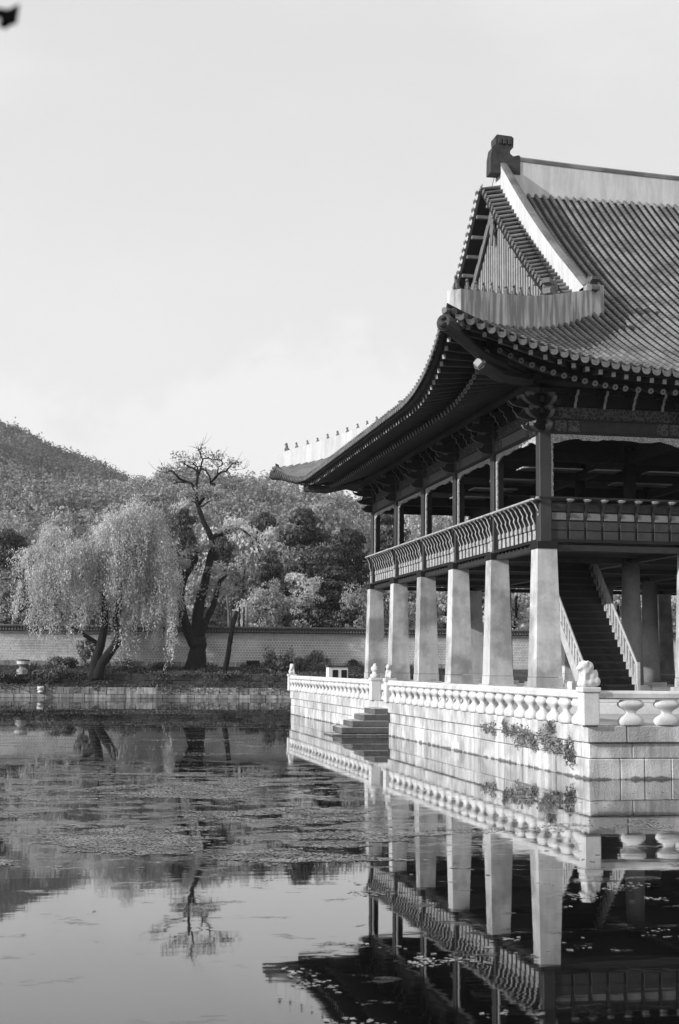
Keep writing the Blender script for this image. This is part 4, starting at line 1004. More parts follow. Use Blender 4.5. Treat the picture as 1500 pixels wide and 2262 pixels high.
# rafter meshes: unit length along +Y (Y=0 is the outer end)
v, f = tube([(0, 0, 0), (0, 1, 0)], .105, 10); rm = MB(); rm.add(v, [q for q in f if len(q) == 4], 0, True); rm.add(v, [f[-2]], 1); RND = rm.mesh('round_rafter', ['rafter_side', 'flower_end'])
v, f = bevbox(-.075, .075, 0, 1, -.085, .085, .004); sm_ = MB(); sm_.add(v, f, 0); v, f = box(-.070, .070, -.006, .0, -.08, .08); sm_.add(v, f, 1); SQR = sm_.mesh('flying_rafter', ['rafter_side', 'rafter_end'])
def rafters(L0, L1, w0, w1, mapf, umax):
    u = L0 + .55; 
    while u < min(L1 - .5, umax):
        d = min(u - L0, L1 - u); l_ = float(lift(np.array(d))); of = float(off(np.array(d))); fan = 7.0
        if u - L0 < fan: ui = w0 + (u - L0) / fan * (L0 + fan - w0)
        elif L1 - u < fan: ui = w1 - (L1 - u) / fan * (w1 - (L1 - fan))
        else: ui = u
        def P(o_, z): t = (o_ + .15) / (of + .15); return Vector(mapf(ui + (u - ui) * t, o_, z))
        for nm, me, a, b in (('round_rafter', RND, P(2.68, 12.60 + l_ * .72), P(-.1, 13.66)), ('flying_rafter', SQR, P(of - .38, 12.70 + l_ * .86), P(2.30, 13.05 + l_ * .76))):
            D = b - a; Ln = D.length; D.normalize(); W = D.cross(Vector((0, 0, 1))).normalized(); Nn = W.cross(D)
            m_ = frameM(a - PO, W, D * Ln, Nn); ob(nm, me, pav, mw=m_)
        u += .455 if d > 8 else .455 + .16 * ((8 - d) / 8)
rafters(EX0, EX1, .2, 39.68, lambda u, o_, z: (u, -o_, z), 24); rafters(EY0, EY1, .15, 28.35, lambda u, o_, z: (-o_, u, z), 99)
# eave edge boards
def edge_board(L0, L1, mapf, o_off, z_, lf, hgt, m):
    us = np.linspace(L0 + .15, L1 - .15, 90); V = []
    for u in us:
        d = min(u - L0, L1 - u); l_ = float(lift(np.array(d))) * lf; of = float(off(np.array(d)))
        o_ = of - o_off if o_off < 2 else 2.62
        if o_off >= 2: o_ = 2.62 + .35 * (max(0, 5 - d) / 5) ** 2
        if 4.83 - d > o_: continue
        for a, b in ((0, 0), (0, 1), (.10, 1), (.10, 0)): V.append(mapf(u, o_ - a, z_ + l_ + b * hgt))
    n = len(V) // 4; F = [(i * 4 + k, i * 4 + (k + 1) % 4, i * 4 + 4 + (k + 1) % 4, i * 4 + 4 + k) for i in range(n - 1) for k in range(4)]
    pp('eave_board', m, V, F)
for mapf, L0, L1 in ((lambda u, o_, z: (u, -o_, z), EX0, EX1), (lambda u, o_, z: (-o_, u, z), EY0, EY1)):
    edge_board(L0, L1, mapf, .28, 12.80, .92, .10, 'wood_mid')
# hip rafters and their end cap
for fy in (0, 1):
    m_ = (lambda q, z: (q, q, z)) if not fy else (lambda q, z: (q, 2 * YM - q, z))
    pp('hip_rafter', 'wood_panel', *tube([m_(.3, 13.55), m_(-.8, 13.20), m_(-2.2, 13.0), m_(-3.2, 13.18)], [.2, .22, .23, .24], 8))
    pp('hip_rafter_end', 'trim_pale', *tube([m_(-3.2, 13.18), m_(-3.28, 13.20)], [.21, .17], 4))
    pp('flying_hip_rafter', 'wood_panel', *tube([m_(-1.9, 13.42), m_(-3.2, 13.50), m_(-4.3, 13.88), m_(-4.75, 14.12)], [.17, .19, .2, .2], 8))
    mb_ = MB(); dd = (lambda q, z: np.array(m_(q, z)))
    for (qa, za, ra, qb, zb2, rb2) in ((-4.35, 13.98, .24, -4.86, 14.10, .30), (-4.86, 14.10, .30, -4.93, 14.11, .24)):
        v, f = tube([dd(qa, za), dd(qb, zb2)], [ra, rb2], 12); mb_.add(sub(v), f)
    for off_, rr in (((-4.97, 14.0), .13), ((-4.95, 14.22), .10), ((-4.75, 14.40), .12)):
        v, f = ellipsoid(dd(*off_), (rr, rr, rr * .8), 8, 6); mb_.add(sub(v), f, 0, True)
    ob('hip_end_cap', mb_.mesh('hip_end_cap', 'finial_dark'), pav)
#=====================================================================  VEGETATION
def quads(cent, su, sv, rg, flat=0.0, down=False, hint=None):
    n = len(cent); a = rg.normal(size=(n, 3)); a[:, 2] *= (1 - flat)
    if hint is not None:
        hn = hint / (np.linalg.norm(hint, axis=1)[:, None] + 1e-9); hn = hn + rg.normal(size=(n, 3)) * .42; hn /= np.linalg.norm(hn, axis=1)[:, None]; a = a - (a * hn).sum(1)[:, None] * hn
    if down: a = rg.normal(size=(n, 3)) * np.array((.5, .5, 1)) ; a[:, 2] = -1
    a /= np.linalg.norm(a, axis=1)[:, None]; b = rg.normal(size=(n, 3)) if hint is None else np.cross(hn, a); b[:, 2] *= (1 - flat) if hint is None else 1; b -= (b * a).sum(1)[:, None] * a; b /= np.linalg.norm(b, axis=1)[:, None] + 1e-9
    su = np.broadcast_to(su, (n,))[:, None] * rg.uniform(.6, 1.3, (n, 1)); sv = np.broadcast_to(sv, (n,))[:, None] * rg.uniform(.6, 1.3, (n, 1))
    V = np.stack([cent - a * su - b * sv * .5, cent + a * su * .1 - b * sv, cent + a * su + b * sv * .4, cent - a * su * .2 + b * sv], 1).reshape(-1, 3)
    return V, (np.arange(n)[:, None] * 4 + np.arange(4)[None])
def blob_pts(rg, c, r, n, hollow=.5):
    d = rg.normal(size=(n, 3)); d /= np.linalg.norm(d, axis=1)[:, None]; rr = rg.uniform(hollow, 1, (n, 1)) ** .7
    return np.array(c) + d * rr * np.array(r)
def crown_clumps(rg, H, Wd, n, kind):
    """clump centres and radii for a crown of height H, width Wd, base at z=0 trunk foot"""
    out = []
    for i in range(n):
        if kind == 'round':
            t = rg.uniform(0, 1); z = H * (.30 + .66 * t); rad = Wd * .5 * math.sqrt(max(.05, 1 - ((t - .42) / .62) ** 2)); a = rg.uniform(0, 6.28); q = math.sqrt(rg.uniform(.05, 1))
            c = (rad * q * math.cos(a), rad * q * math.sin(a), z); s = Wd * rg.uniform(.10, .19); out.append((c, (s, s, s * .7)))
        elif kind == 'pine':
            t = rg.uniform(0, 1); z = H * (.38 + .6 * t); rad = Wd * .5 * (1 - t) ** .6 * rg.uniform(.4, 1.1); a = rg.uniform(0, 6.28)
            s = Wd * rg.uniform(.14, .24) * (1.1 - .5 * t); out.append(((rad * math.cos(a), rad * math.sin(a), z), (s, s, s * .38)))
        elif kind == 'loose':
            t = rg.uniform(0, 1); z = H * (.25 + .72 * t); rad = Wd * .5 * math.sqrt(max(.05, 1 - ((t - .5) / .6) ** 2)); a = rg.uniform(0, 6.28); q = rg.uniform(.2, 1)
            s = Wd * rg.uniform(.07, .13); out.append(((rad * q * math.cos(a), rad * q * math.sin(a), z), (s * 1.3, s * 1.3, s * .5)))
    return out
def crown_mesh(name, mat_, kind, H, Wd, n, per, leaf, seed):
    rg = np.random.default_rng(seed); cl_ = crown_clumps(rg, H, Wd, n, kind); pts = [blob_pts(rg, c, r, per) for c, r in cl_]; hin = [p - np.array(c) + .35 * np.array((c[0], c[1], (c[2] - H * .6) * .6)) * (kind != 'pine') + np.array((0, 0, .12)) for p, (c, r) in zip(pts, cl_)]
    V, F = quads(np.concatenate(pts), leaf, leaf * .7, rg, 0, hint=np.concatenate(hin)); mb = MB(); mb.add(V, F); return mb.mesh(name, mat_), cl_
def trunk_mesh(name, mat_, H, r, cl_, seed, nl=7):
    rg = random.Random(seed); mb = MB(); pts = [(rg.uniform(-.15, .15) * H * .12 * (i > 0), rg.uniform(-.1, .1), H * .9 * i / 7) for i in range(8)]
    mb.add(*tube(pts, np.linspace(r, r * .25, 8), 8), 0, True)
    for c, q in sorted(cl_, key=lambda k: -k[1][0])[:nl]:
        z0 = max(H * .22, c[2] - H * .16); mb.add(*tube([(0, 0, z0), (c[0] * .5, c[1] * .5, (z0 + c[2]) / 2 - .1), c], [r * .4, r * .25, r * .1], 6), 0, True)
    return mb.mesh(name, mat_)
PROTO = {}
def proto(key, mat_, bark, kind, H, Wd, n, per, leaf, seed, r=.25):
    c, cl_ = crown_mesh('crown', mat_, kind, H, Wd, n, per, leaf, seed); PROTO[key] = (c, trunk_mesh('trunk', bark, H, r, cl_, seed), H, Wd)
proto('pine1', 'leaf_dark', 'bark', 'pine', 12, 6.5, 85, 70, .15, 11); proto('pine2', 'leaf_dark', 'bark', 'pine', 11, 7.5, 95, 70, .15, 12)
proto('round1', 'leaf_pale', 'bark', 'round', 10, 8, 60, 75, .17, 13); proto('round2', 'leaf_mid', 'bark', 'round', 10, 8, 60, 75, .17, 14)
proto('round3', 'leaf_pale', 'bark', 'loose', 10, 8, 95, 48, .15, 15); proto('round4', 'leaf_mid', 'bark_light', 'loose', 10, 7, 95, 48, .15, 16)
def tree(name, key, px, ptop, Y, width, label, cat='tree', zb=None, group='trees beyond the palace wall'):
    c, t_, H, Wd = PROTO[key]; p = at(px, ptop, Y); zb = float(hill_z(np.array(p.x), np.array(Y))) if zb is None else zb; zb = zb - .2
    h = p.z - zb; e = empty(name, (p.x, Y, zb), label=label, category=cat, group=group); s = (width / Wd, width / Wd, h / H); rz = random.uniform(0, 6.28)
    e.rotation_euler.z = rz; ob('crown', c, e, scl=s); ob('trunk', t_, e, scl=s); return e
TREES = [
 ('pine_tree', 'pine1', 672, 1122, 104, 9.5, 'tall dark layered pine just left of the distant roof corner'),
 ('pine_tree', 'pine2', 768, 1165, 102, 9.0, 'dark spreading pine tucked against the far stone pillar'),
 ('pine_tree', 'pine2', 712, 1205, 99, 8.5, 'shorter dark pine below the tall one by the pavilion'),
 ('pine_tree', 'pine1', 735, 1250, 96, 7.0, 'lowest dark pine directly left of the balcony end'),
 ('broadleaf_tree', 'round1', 560, 1165, 103, 8.5, 'large pale leafy tree right of the bare trunk fork'),
 ('broadleaf_tree', 'round3', 620, 1165, 108, 7.5, 'pale airy tree between bare branch and tall pine'),
 ('broadleaf_tree', 'round1', 505, 1140, 110, 7.5, 'pale rounded tree behind the upper bare branches'),
 ('pine_tree', 'pine2', 585, 1128, 114, 7.0, 'dark flat-topped pine above the pale leafy tree'),
 ('pine_tree', 'pine1', 408, 1122, 112, 6.0, 'dark pine left of the old tree beside the willow top'),
 ('broadleaf_tree', 'round3', 430, 1095, 116, 7.5, 'bright feathery tree behind the middle of the old trunk'),
 ('broadleaf_tree', 'round2', 540, 1230, 97, 6.5, 'mid grey bushy tree right of the old tree over the wall'),
 ('broadleaf_tree', 'round3', 668, 1265, 94.5, 5.5, 'small pale tree with upright stems behind the wall'),
 ('broadleaf_tree', 'round2', 600, 1280, 94, 4.8, 'rounded dark bush tree just over the wall coping'),
 ('broadleaf_tree', 'round4', 470, 1235, 96, 5.0, 'loose grey tree seen between the old tree forks'),
 ('broadleaf_tree', 'round1', 560, 1310, 93, 4.0, 'low pale tree above the wall right of leaning trunk'),
 ('broadleaf_tree', 'round3', 400, 1255, 97, 5.5, 'pale tree filling the gap between willow and old tree'),
 ('broadleaf_tree', 'round2', 785, 1290, 93.5, 4.5, 'small bushy tree behind the first far pillar'),
 ('broadleaf_tree', 'round2', 340, 1190, 108, 8.0, 'grey rounded tree hidden behind the willow crown'),
 ('broadleaf_tree', 'round2', 12, 1262, 95, 7.0, 'dark leafy tree cut by the left edge of the view', ),
 ('pine_tree', 'pine1', 62, 1240, 98, 6.0, 'dark pine behind the left skirt of the willow'),
 ('broadleaf_tree', 'round4', 110, 1270, 95, 6.5, 'dull loose tree under the left side of the willow'),
 ('pine_tree', 'pine2', 18, 1165, 112, 7.5, 'dark pine higher up at the far left'),
 ('broadleaf_tree', 'round2', 230, 1250, 99, 8.0, 'dark bushy tree behind the willow trunk'),
 ('broadleaf_tree', 'round2', 300, 1290, 95, 5.5, 'dark low tree behind the right skirt of the willow'),
 ('broadleaf_tree', 'round1', 885, 1235, 98, 7.5, 'pale leafy tree seen between second and third pillar'),
 ('broadleaf_tree', 'round3', 985, 1250, 97, 7.0, 'pale airy tree seen between third and fourth pillar'),
 ('pine_tree', 'pine2', 1060, 1230, 100, 6.5, 'dark pine seen between the middle pillars'),
 ('broadleaf_tree', 'round1', 1140, 1240, 97, 8.0, 'pale tree seen left of the corner pillar'),
 ('broadleaf_tree', 'round3', 1365, 1245, 98, 9.0, 'pale tree seen past the staircase rail'),
 ('broadleaf_tree', 'round1', 1470, 1240, 95, 8.5, 'bright leafy tree at the right edge between dark pillars'),
 ('pine_tree', 'pine1', 860, 1120, 118, 7.5, 'dark pine seen through the far upper bays'),
 ('broadleaf_tree', 'round3', 930, 1120, 122, 9.0, 'pale tree crown seen through the open upper storey'),
 ('broadleaf_tree', 'round1', 1240, 1250, 99, 8.0, 'pale tree hidden mostly by the staircase'),
 ('broadleaf_tree', 'round2', 455, 1150, 118, 8.0, 'grey bushy tree behind the crooked upper trunk'),
 ('broadleaf_tree', 'round2', 530, 1190, 106, 7.0, 'dull grey tree below the long right-hand bare branch'),
 ('broadleaf_tree', 'round2', 635, 1215, 100, 6.5, 'dull grey tree in the gap left of the pines'),
 ('pine_tree', 'pine2', 490, 1180, 102, 6.0, 'dark pine close behind the right fork of the old tree'),
 ('pine_tree', 'pine1', 600, 1215, 98, 5.0, 'narrow dark pine between two pale trees above the wall'),
 ('broadleaf_tree', 'round4', 720, 1120, 122, 9.0, 'soft grey tree rising behind the tall pine'),
 ('broadleaf_tree', 'round2', 790, 1140, 120, 8.0, 'grey tree touching the distant balcony corner'),
 ('broadleaf_tree', 'round4', 345, 1110, 122, 8.5, 'soft grey tree above the right shoulder of the willow'),
 ('broadleaf_tree', 'round2', 60, 1140, 122, 9.0, 'grey tree above the left shoulder of the willow'),
 ('broadleaf_tree', 'round4', 165, 1120, 126, 9.0, 'soft grey tree peeping over the middle of the willow'),
 ('broadleaf_tree', 'round1', 820, 1220, 104, 7.0, 'pale tree seen between first and second far pillars'),
]
for a in TREES: tree(*a)

# ---- forested hillsides: too many crowns to count, one mass each
def forest(name, label, n, yr, size, mat_, quad, per, seed, azr):
    rg = np.random.default_rng(seed); az = np.radians(rg.uniform(azr[0], azr[1], n)); u = rg.uniform(0, 1, n); dist = (yr[0] ** 1.5 + (yr[1] ** 1.5 - yr[0] ** 1.5) * u) ** (1 / 1.5) / np.cos(az)
    x = C0[0] + dist * np.sin(az); y = C0[1] + dist * np.cos(az); keep = y > 112; x, y = x[keep], y[keep]; n = len(x); z = hill_z(x, y)
    s = size * rg.uniform(.6, 1.35, n); h = s * rg.uniform(1.0, 1.9, n)
    base = rg.normal(size=(n, per, 3)); base /= np.linalg.norm(base, axis=2)[:, :, None]; base *= rg.uniform(.55, 1, (n, per, 1)); base[:, :, 2] = np.abs(base[:, :, 2]) * .9 - .1
    lump = 1 + .25 * np.sin(base[:, :, 0:1] * 5 + rg.uniform(0, 6, (n, 1, 1))) 
    P = np.stack([x, y, z], 1)[:, None, :] + base * lump * np.stack([s, s, h], 1)[:, None, :]
    V, F = quads(P.reshape(-1, 3), quad * size, quad * size * .75, rg, 0, hint=(base * np.array((1, 1, .8))).reshape(-1, 3)); mb = MB(); mb.add(V, F)
    ob(name, mb.mesh(name, mat_), label=label, kind='stuff', category='forest')
forest('hillside_forest', 'dense pale woodland covering the nearer hillside', 5200, (172, 492), 3.9, 'leaf_hill', .125, 130, 21, (-16, 34))
forest('hillside_forest', 'dark woodland on the high hill at upper left', 7500, (640, 1075), 5.6, 'leaf_hill_far', .15, 60, 22, (-14, 10))

# ---- limbs helper from surveyed outline on a plane
def limb(mb, pts, Y, w0, w1, zx=None, n=8, jit=.0):
    w0 *= 1.0; w1 *= 1.0
    P = [at(a, b, Y) + Vector((0, jit * math.sin(i * 1.7 + a), 0)) for i, (a, b) in enumerate(pts)]
    # subdivide + wobble for gnarled look
    Q = [];
    for i in range(len(P) - 1):
        for t in (0, .5): Q.append(P[i].lerp(P[i + 1], t))
    Q.append(P[-1]); r_ = np.linspace(w0, w1, len(Q)) * (1 + .08 * np.sin(np.arange(len(Q)) * 2.3))
    mb.add(*tube([tuple(q) for q in Q], r_, n), 0, True)
zA_ = lambda L_: [(340 + a * .14667, 960 + b * .14667) for a, b in L_]
zB_ = lambda L_: [(a * .44, 900 + b * .44) for a, b in L_]
YT = 84.6
ot = empty('old_tree', tuple(at(435, 1482, YT)), label='gnarled old tree with thick forked trunk and bare crooked top branches', category='tree')
def rel(mb, e):
    for i in range(len(mb.V)): mb.V[i] = mb.V[i] - np.array(e.location)
tm = MB()
limb(tm, zB_([(985, 1345), (986, 1300), (990, 1240), (997, 1190), (1000, 1150)]), YT, 1.0, .66, n=12); limb(tm, zB_([(985, 1335), (986, 1290), (990, 1240), (997, 1190), (1000, 1150)]), YT, .80, .66, n=12)
for (a, b) in ((925, 1335), (950, 1345), (1020, 1345), (1045, 1335)): limb(tm, zB_([(a, b), (975 + (a - 985) * .3, 1270), (992, 1200)]), YT - .2, .22, .5)
limb(tm, zB_([(985, 1200), (960, 1160), (935, 1100), (918, 1040), (910, 970), (914, 900), (930, 850)]), YT - .2, .56, .29, jit=.1)
limb(tm, zB_([(930, 850), (955, 810), (980, 765), (990, 730), (975, 695)]), YT - .1, .27, .24)
limb(tm, zB_([(930, 850), (905, 810), (880, 780), (852, 760)]), YT - .4, .22, .07)
limb(tm, zB_([(998, 1180), (990, 1080), (998, 1010), (1012, 940), (1030, 880)]), YT, .60, .40)
limb(tm, zB_([(1005, 1150), (1040, 1060), (1070, 1000), (1088, 930), (1105, 870), (1140, 842)]), YT - .3, .38, .12, jit=.15)
limb(tm, [(453, 1287)] + zA_([(820, 2000), (850, 1850), (880, 1700), (872, 1570), (820, 1450), (760, 1340), (700, 1190), (670, 1090)]), YT, .38, .20)
limb(tm, zA_([(670, 1090), (640, 960), (632, 860), (640, 760), (660, 620), (680, 590), (705, 510), (720, 420), (735, 380), (700, 300), (695, 230), (715, 160)]), YT, .19, .035, n=6)
limb(tm, zA_([(615, 820), (570, 745), (500, 705), (400, 670), (330, 610), (290, 550), (235, 540), (200, 580), (150, 570), (80, 560)]), YT - .3, .15, .035, n=6, jit=.2)
limb(tm, zA_([(500, 705), (460, 720), (400, 710), (350, 720), (290, 740)]), YT + .2, .09, .05, n=5)
limb(tm, zA_([(355, 715), (310, 685), (235, 680)]), YT + .2, .05, .02, n=5)
limb(tm, zA_([(660, 610), (640, 540), (600, 510), (520, 485), (480, 450), (450, 435)]), YT + .3, .11, .05, n=5)
limb(tm, zA_([(665, 580), (655, 490), (620, 460), (590, 430)]), YT - .3, .10, .06, n=5)
limb(tm, zA_([(705, 480), (670, 485), (650, 470)]), YT, .06, .03, n=5)
limb(tm, zA_([(735, 375), (760, 355), (830, 355), (880, 380), (950, 375), (1010, 385), (1040, 430), (1020, 470), (965, 490)]), YT + .4, .075, .06, n=5, jit=.2)
limb(tm, zA_([(660, 1070), (750, 960), (825, 800), (840, 740), (900, 680), (960, 610), (1000, 570), (1090, 550), (1130, 500), (1170, 450), (1240, 430)]), YT + .3, .17, .05, n=6, jit=.1)
limb(tm, zA_([(955, 600), (970, 490), (920, 450), (870, 400)]), YT + .3, .07, .03, n=5); limb(tm, zA_([(850, 720), (845, 640), (790, 550), (715, 515)]), YT + .2, .08, .06, n=5)
limb(tm, zA_([(1140, 510), (1190, 540), (1250, 530), (1350, 518)]), YT + .3, .03, .012, n=4)
limb(tm, zA_([(872, 1580), (930, 1520), (1050, 1480), (1170, 1450), (1290, 1390)]), YT - .2, .26, .17, jit=.1); limb(tm, zA_([(1280, 1420), (1340, 1440), (1380, 1470), (1460, 1530)]), YT - .2, .12, .07)
limb(tm, zA_([(680, 1085), (740, 1075), (800, 1020), (890, 985)]), YT - .2, .11, .05, n=6); limb(tm, zA_([(670, 1090), (620, 1020), (560, 1000)]), YT, .12, .05, n=6)
tm.add(*ellipsoid(tuple(at(440 + 35, 1228, YT)), (.45, .3, .5), 8, 6)); tm.add(*ellipsoid(tuple(at(428, 1210, YT)), (.32, .3, .35), 8, 6)); tm.add(*ellipsoid(tuple(at(472, 1071, YT + .3)), (.22, .2, .2), 8, 5))
# fine twigs at the tips
rg = random.Random(5)
for (a, b) in zA_([(715, 160), (690, 220), (720, 300), (80, 560), (190, 560), (235, 680), (450, 435), (500, 470), (590, 430), (640, 450), (830, 355), (950, 370), (1020, 400), (970, 470), (870, 400), (1170, 450), (1240, 430), (1130, 500), (1350, 518), (790, 540), (290, 740), (1000, 570)]):
    for k in range(4):
        p = at(a, b, YT); dx = rg.uniform(-1.1, 1.1); dz = rg.uniform(.1, 1.3); tm.add(*tube([tuple(p), (p.x + dx * .5, p.y + rg.uniform(-.3, .3), p.z + dz * .35), (p.x + dx, p.y + rg.uniform(-.6, .6), p.z + dz)], [.022, .016, .008], 3, False))
rel(tm, ot); ob('trunk', tm.mesh('trunk', 'bark'), ot)
rg = np.random.default_rng(31); pts = []
for (px, py, rx, rz, n) in ((395, 1005, 1.0, .5, 60), (365, 1040, .9, .5, 50), (443, 995, .8, .7, 60), (480, 1005, 1.1, .5, 90), (513, 1022, 1.1, .5, 80), (408, 1020, .9, .4, 50), (468, 1022, .9, .4, 50), (430, 1012, .8, .4, 40),
    (420, 1093, 1.5, .8, 420), (455, 1085, 1.4, .7, 380), (480, 1095, 1.1, .6, 260), (405, 1250, 1.6, .8, 420), (450, 1310, 1.8, 1.0, 520), (490, 1300, 1.5, .8, 380), (478, 1262, 1.2, .6, 200), (432, 1215, 1.3, .7, 260), (505, 1170, 1.6, .5, 260), (455, 1205, 1.4, .6, 220)):
    pts.append(blob_pts(rg, tuple(at(px, py, YT + rg.uniform(-1, 1))), (rx, rx, rz), n, .1))
V, F = quads(np.concatenate(pts), .11, .09, rg); mb = MB(); mb.add(V, F); rel(mb, ot); ob('crown', mb.mesh('crown', 'leaf_mid'), ot)
# leaning trunk
lt = empty('leaning_tree', tuple(at(493, 1508, 82.3)), label='slender leafless leaning trunk right of the big old tree', category='tree')
mb = MB(); limb(mb, [(491, 1508), (497, 1485), (505, 1440), (509, 1410), (515, 1380), (523, 1350)], 82.3, .26, .20); limb(mb, [(508, 1425), (514, 1418)], 82.3, .1, .05)
rel(mb, lt); ob('trunk', mb.mesh('trunk', 'bark'), lt)
b2 = empty('bare_tree', tuple(at(507, 1395, 91)), label='thin pale bare stem standing behind the wall coping', category='tree')
mb = MB(); limb(mb, [(507, 1395), (505, 1350), (500, 1310)], 91, .17, .10); limb(mb, [(511, 1393), (511, 1330), (510, 1300)], 91.2, .09, .04); limb(mb, [(511, 1330), (519, 1318)], 91, .05, .03)
rel(mb, b2); ob('trunk', mb.mesh('trunk', 'bark_light'), b2)
for px in (528, 538, 545): 
    e = empty('thin_trunk', tuple(at(px, 1400, 91)), label={528: 'left of three thin trunks just behind the wall', 538: 'middle dark one of three thin trunks behind the wall', 545: 'pale right one of three thin trunks behind the wall'}[px], category='tree', group='thin trunks behind the wall'); mb = MB(); limb(mb, [(px, 1400), (px + 1, 1340)], 91, .1, .08); rel(mb, e); ob('trunk', mb.mesh('trunk', 'bark_light' if px == 545 else 'bark'), e)

# ---- willow
YW = 82.9
wt = empty('willow_tree', tuple(at(208, 1503, YW)), label='big weeping willow with pale hanging curtains of leaves over the bank', category='tree')
mb = MB()
limb(mb, [(207, 1506), (208, 1480), (213, 1455), (222, 1425), (228, 1400), (232, 1370)], YW, .55, .33, n=10); limb(mb, [(214, 1500), (222, 1470), (240, 1445), (258, 1420), (262, 1400), (255, 1375), (262, 1345)], YW - .3, .50, .30, n=10)
limb(mb, [(232, 1372), (230, 1330), (222, 1290), (218, 1250), (200, 1200)], YW, .3, .08, jit=.2); limb(mb, [(262, 1350), (265, 1300), (262, 1250), (280, 1190), (300, 1130)], YW, .28, .06, jit=.3)
limb(mb, [(222, 1288), (198, 1280), (170, 1268)], YW - .5, .14, .12); limb(mb, [(216, 1270), (222, 1250), (205, 1238)], YW - .5, .13, .10); limb(mb, [(224, 1310), (160, 1230), (110, 1200)], YW, .15, .05)
limb(mb, [(222, 1425), (150, 1380), (122, 1335), (82, 1295)], YW + 1.5, .2, .08); limb(mb, [(263, 1300), (320, 1220), (350, 1190)], YW, .18, .05)
rel(mb, wt); ob('trunk', mb.mesh('trunk', 'bark'), wt)
rg = np.random.default_rng(41); P = []
# lobes: (px, py top, half-width m, depth m, strand length range m, count, Y)
lobes = [(308, 1108, 1.5, 1.5, (1.5, 4.0), 90, YW), (262, 1120, 1.5, 1.6, (1.5, 4), 90, YW - .5), (285, 1135, 2.6, 2.0, (2, 5), 150, YW), (228, 1165, 1.7, 1.8, (1.5, 4), 110, YW - 1), (335, 1160, 1.5, 1.6, (2.5, 6), 120, YW), (350, 1205, 1.2, 1.5, (3, 7), 90, YW),
         (285, 1195, 2.7, 2.2, (2.5, 6.5), 170, YW), (120, 1172, 1.9, 1.8, (1.5, 3.6), 130, YW), (82, 1205, 1.5, 1.6, (1.2, 3.2), 95, YW), (170, 1190, 1.8, 1.8, (1.5, 4), 120, YW - 1), (140, 1225, 2.2, 2.0, (1.6, 4), 130, YW - 1), (365, 1260, .9, 1.4, (2.5, 6.5), 60, YW),
         (235, 1215, 1.8, 2.0, (2, 4.2), 90, YW - 1.6), (60, 1290, 1.3, 1.6, (1.2, 3), 45, YW + 1), (105, 1310, 1.8, 1.8, (1.4, 3.6), 70, YW + 1), (320, 1285, 2.1, 1.8, (2, 5.5), 100, YW + .5), (205, 1290, 1.2, 1.4, (1, 2.6), 30, YW - 1.8), (285, 1330, .9, 1.2, (2, 5.0), 45, YW + .4), (150, 1335, 1.0, 1.2, (1, 2.4), 25, YW + 1)]
for (px, py, hw, dp, lr, cnt, yy) in lobes:
    c = at(px, py, yy); nb_ = max(3, cnt // 9)
    # each lobe carries boughs; strands hang in tufts along each bough
    for bi in range(nb_):
        a0 = rg.uniform(0, 6.283); q0 = math.sqrt(rg.uniform(0, 1)); bx_, by_ = c.x + hw * q0 * math.cos(a0), c.y + dp * q0 * math.sin(a0); bz = c.z - 1.5 * q0 * q0 + rg.normal(0, .35); bl = rg.uniform(*lr)
        for _ in range(max(4, int(1.55 * cnt / nb_ * rg.uniform(.5, 1.5)))):
            x = bx_ + rg.normal(0, .38); y = by_ + rg.normal(0, .38); z = bz + rg.normal(0, .28)
            Ls = bl * rg.uniform(.35, 1.25); Ls = min(Ls, max(.4, z - 1.8 - rg.uniform(0, 2.6))); n = max(4, int(Ls * 12)); t = np.linspace(0, 1, n)
            ox, oy = math.cos(a0) * rg.uniform(.1, .9), math.sin(a0) * rg.uniform(.1, .9); wv = rg.uniform(-.25, .25)
            P.append(np.stack([x + ox * np.sqrt(t) + wv * np.sin(t * 4) + rg.normal(0, .11, n), y + oy * np.sqrt(t) + rg.normal(0, .11, n), z + .3 * np.sin(t * 3.1) * (t < .4) - Ls * t + rg.normal(0, .05, n)], 1))
P = np.concatenate(P); V, F = quads(P, .115, .042, rg, down=True); mb = MB(); mb.add(V, F); rel(mb, wt); ob('crown', mb.mesh('crown', 'leaf_willow'), wt)
print('willow quads', len(F))

# ---- shrubs and ground plants
def bush(name, label, c, r, n, leaf, m, clumps=10, seed=1, cat='shrub', group=None, stems=True):
    rg = np.random.default_rng(seed); e = empty(name, (c[0], c[1], c[2]), label=label, category=cat, group=group); pts = []
    for _ in range(clumps):
        d = rg.normal(size=3); d /= np.linalg.norm(d); d[2] = abs(d[2]); q = rg.uniform(.3, .95); cc = (d[0] * r[0] * q, d[1] * r[1] * q, r[2] * (.15 + d[2] * q)); s = rg.uniform(.28, .45); pts.append(blob_pts(rg, cc, (r[0] * s, r[1] * s, r[2] * s * .8), n // clumps, .2))
    V, F = quads(np.concatenate(pts), leaf, leaf * .7, rg); mb = MB(); mb.add(V, F); ob('foliage', mb.mesh('foliage', m), e)
    if stems:
        mb = MB()
        for k in range(5): a = rg.uniform(0, 6.28); mb.add(*tube([(0, 0, -.15), (math.cos(a) * r[0] * .25, math.sin(a) * r[1] * .25, r[2] * .5), (math.cos(a) * r[0] * .5, math.sin(a) * r[1] * .5, r[2] * 1.0)], [.05, .03, .012], 5))
        ob('stem', mb.mesh('stem', 'bark'), e)
    return e
g = lambda px, py, Y: tuple(at(px, py, Y))
c = at(618, 1500, 82.6); bush('young_tree', 'young dark shrub tree on the bank left of the far terrace corner', (c.x, c.y, 1.0), (1.8, 1.4, 3.4), 1900, .13, 'leaf_shrub', 16, 51)
c = at(598, 1450, 83.5); bush('shrub', 'feathery bush rising highest left of the far corner post', (c.x, c.y, 2.1), (.9, .9, 2.2), 700, .12, 'leaf_shrub', 9, 52)
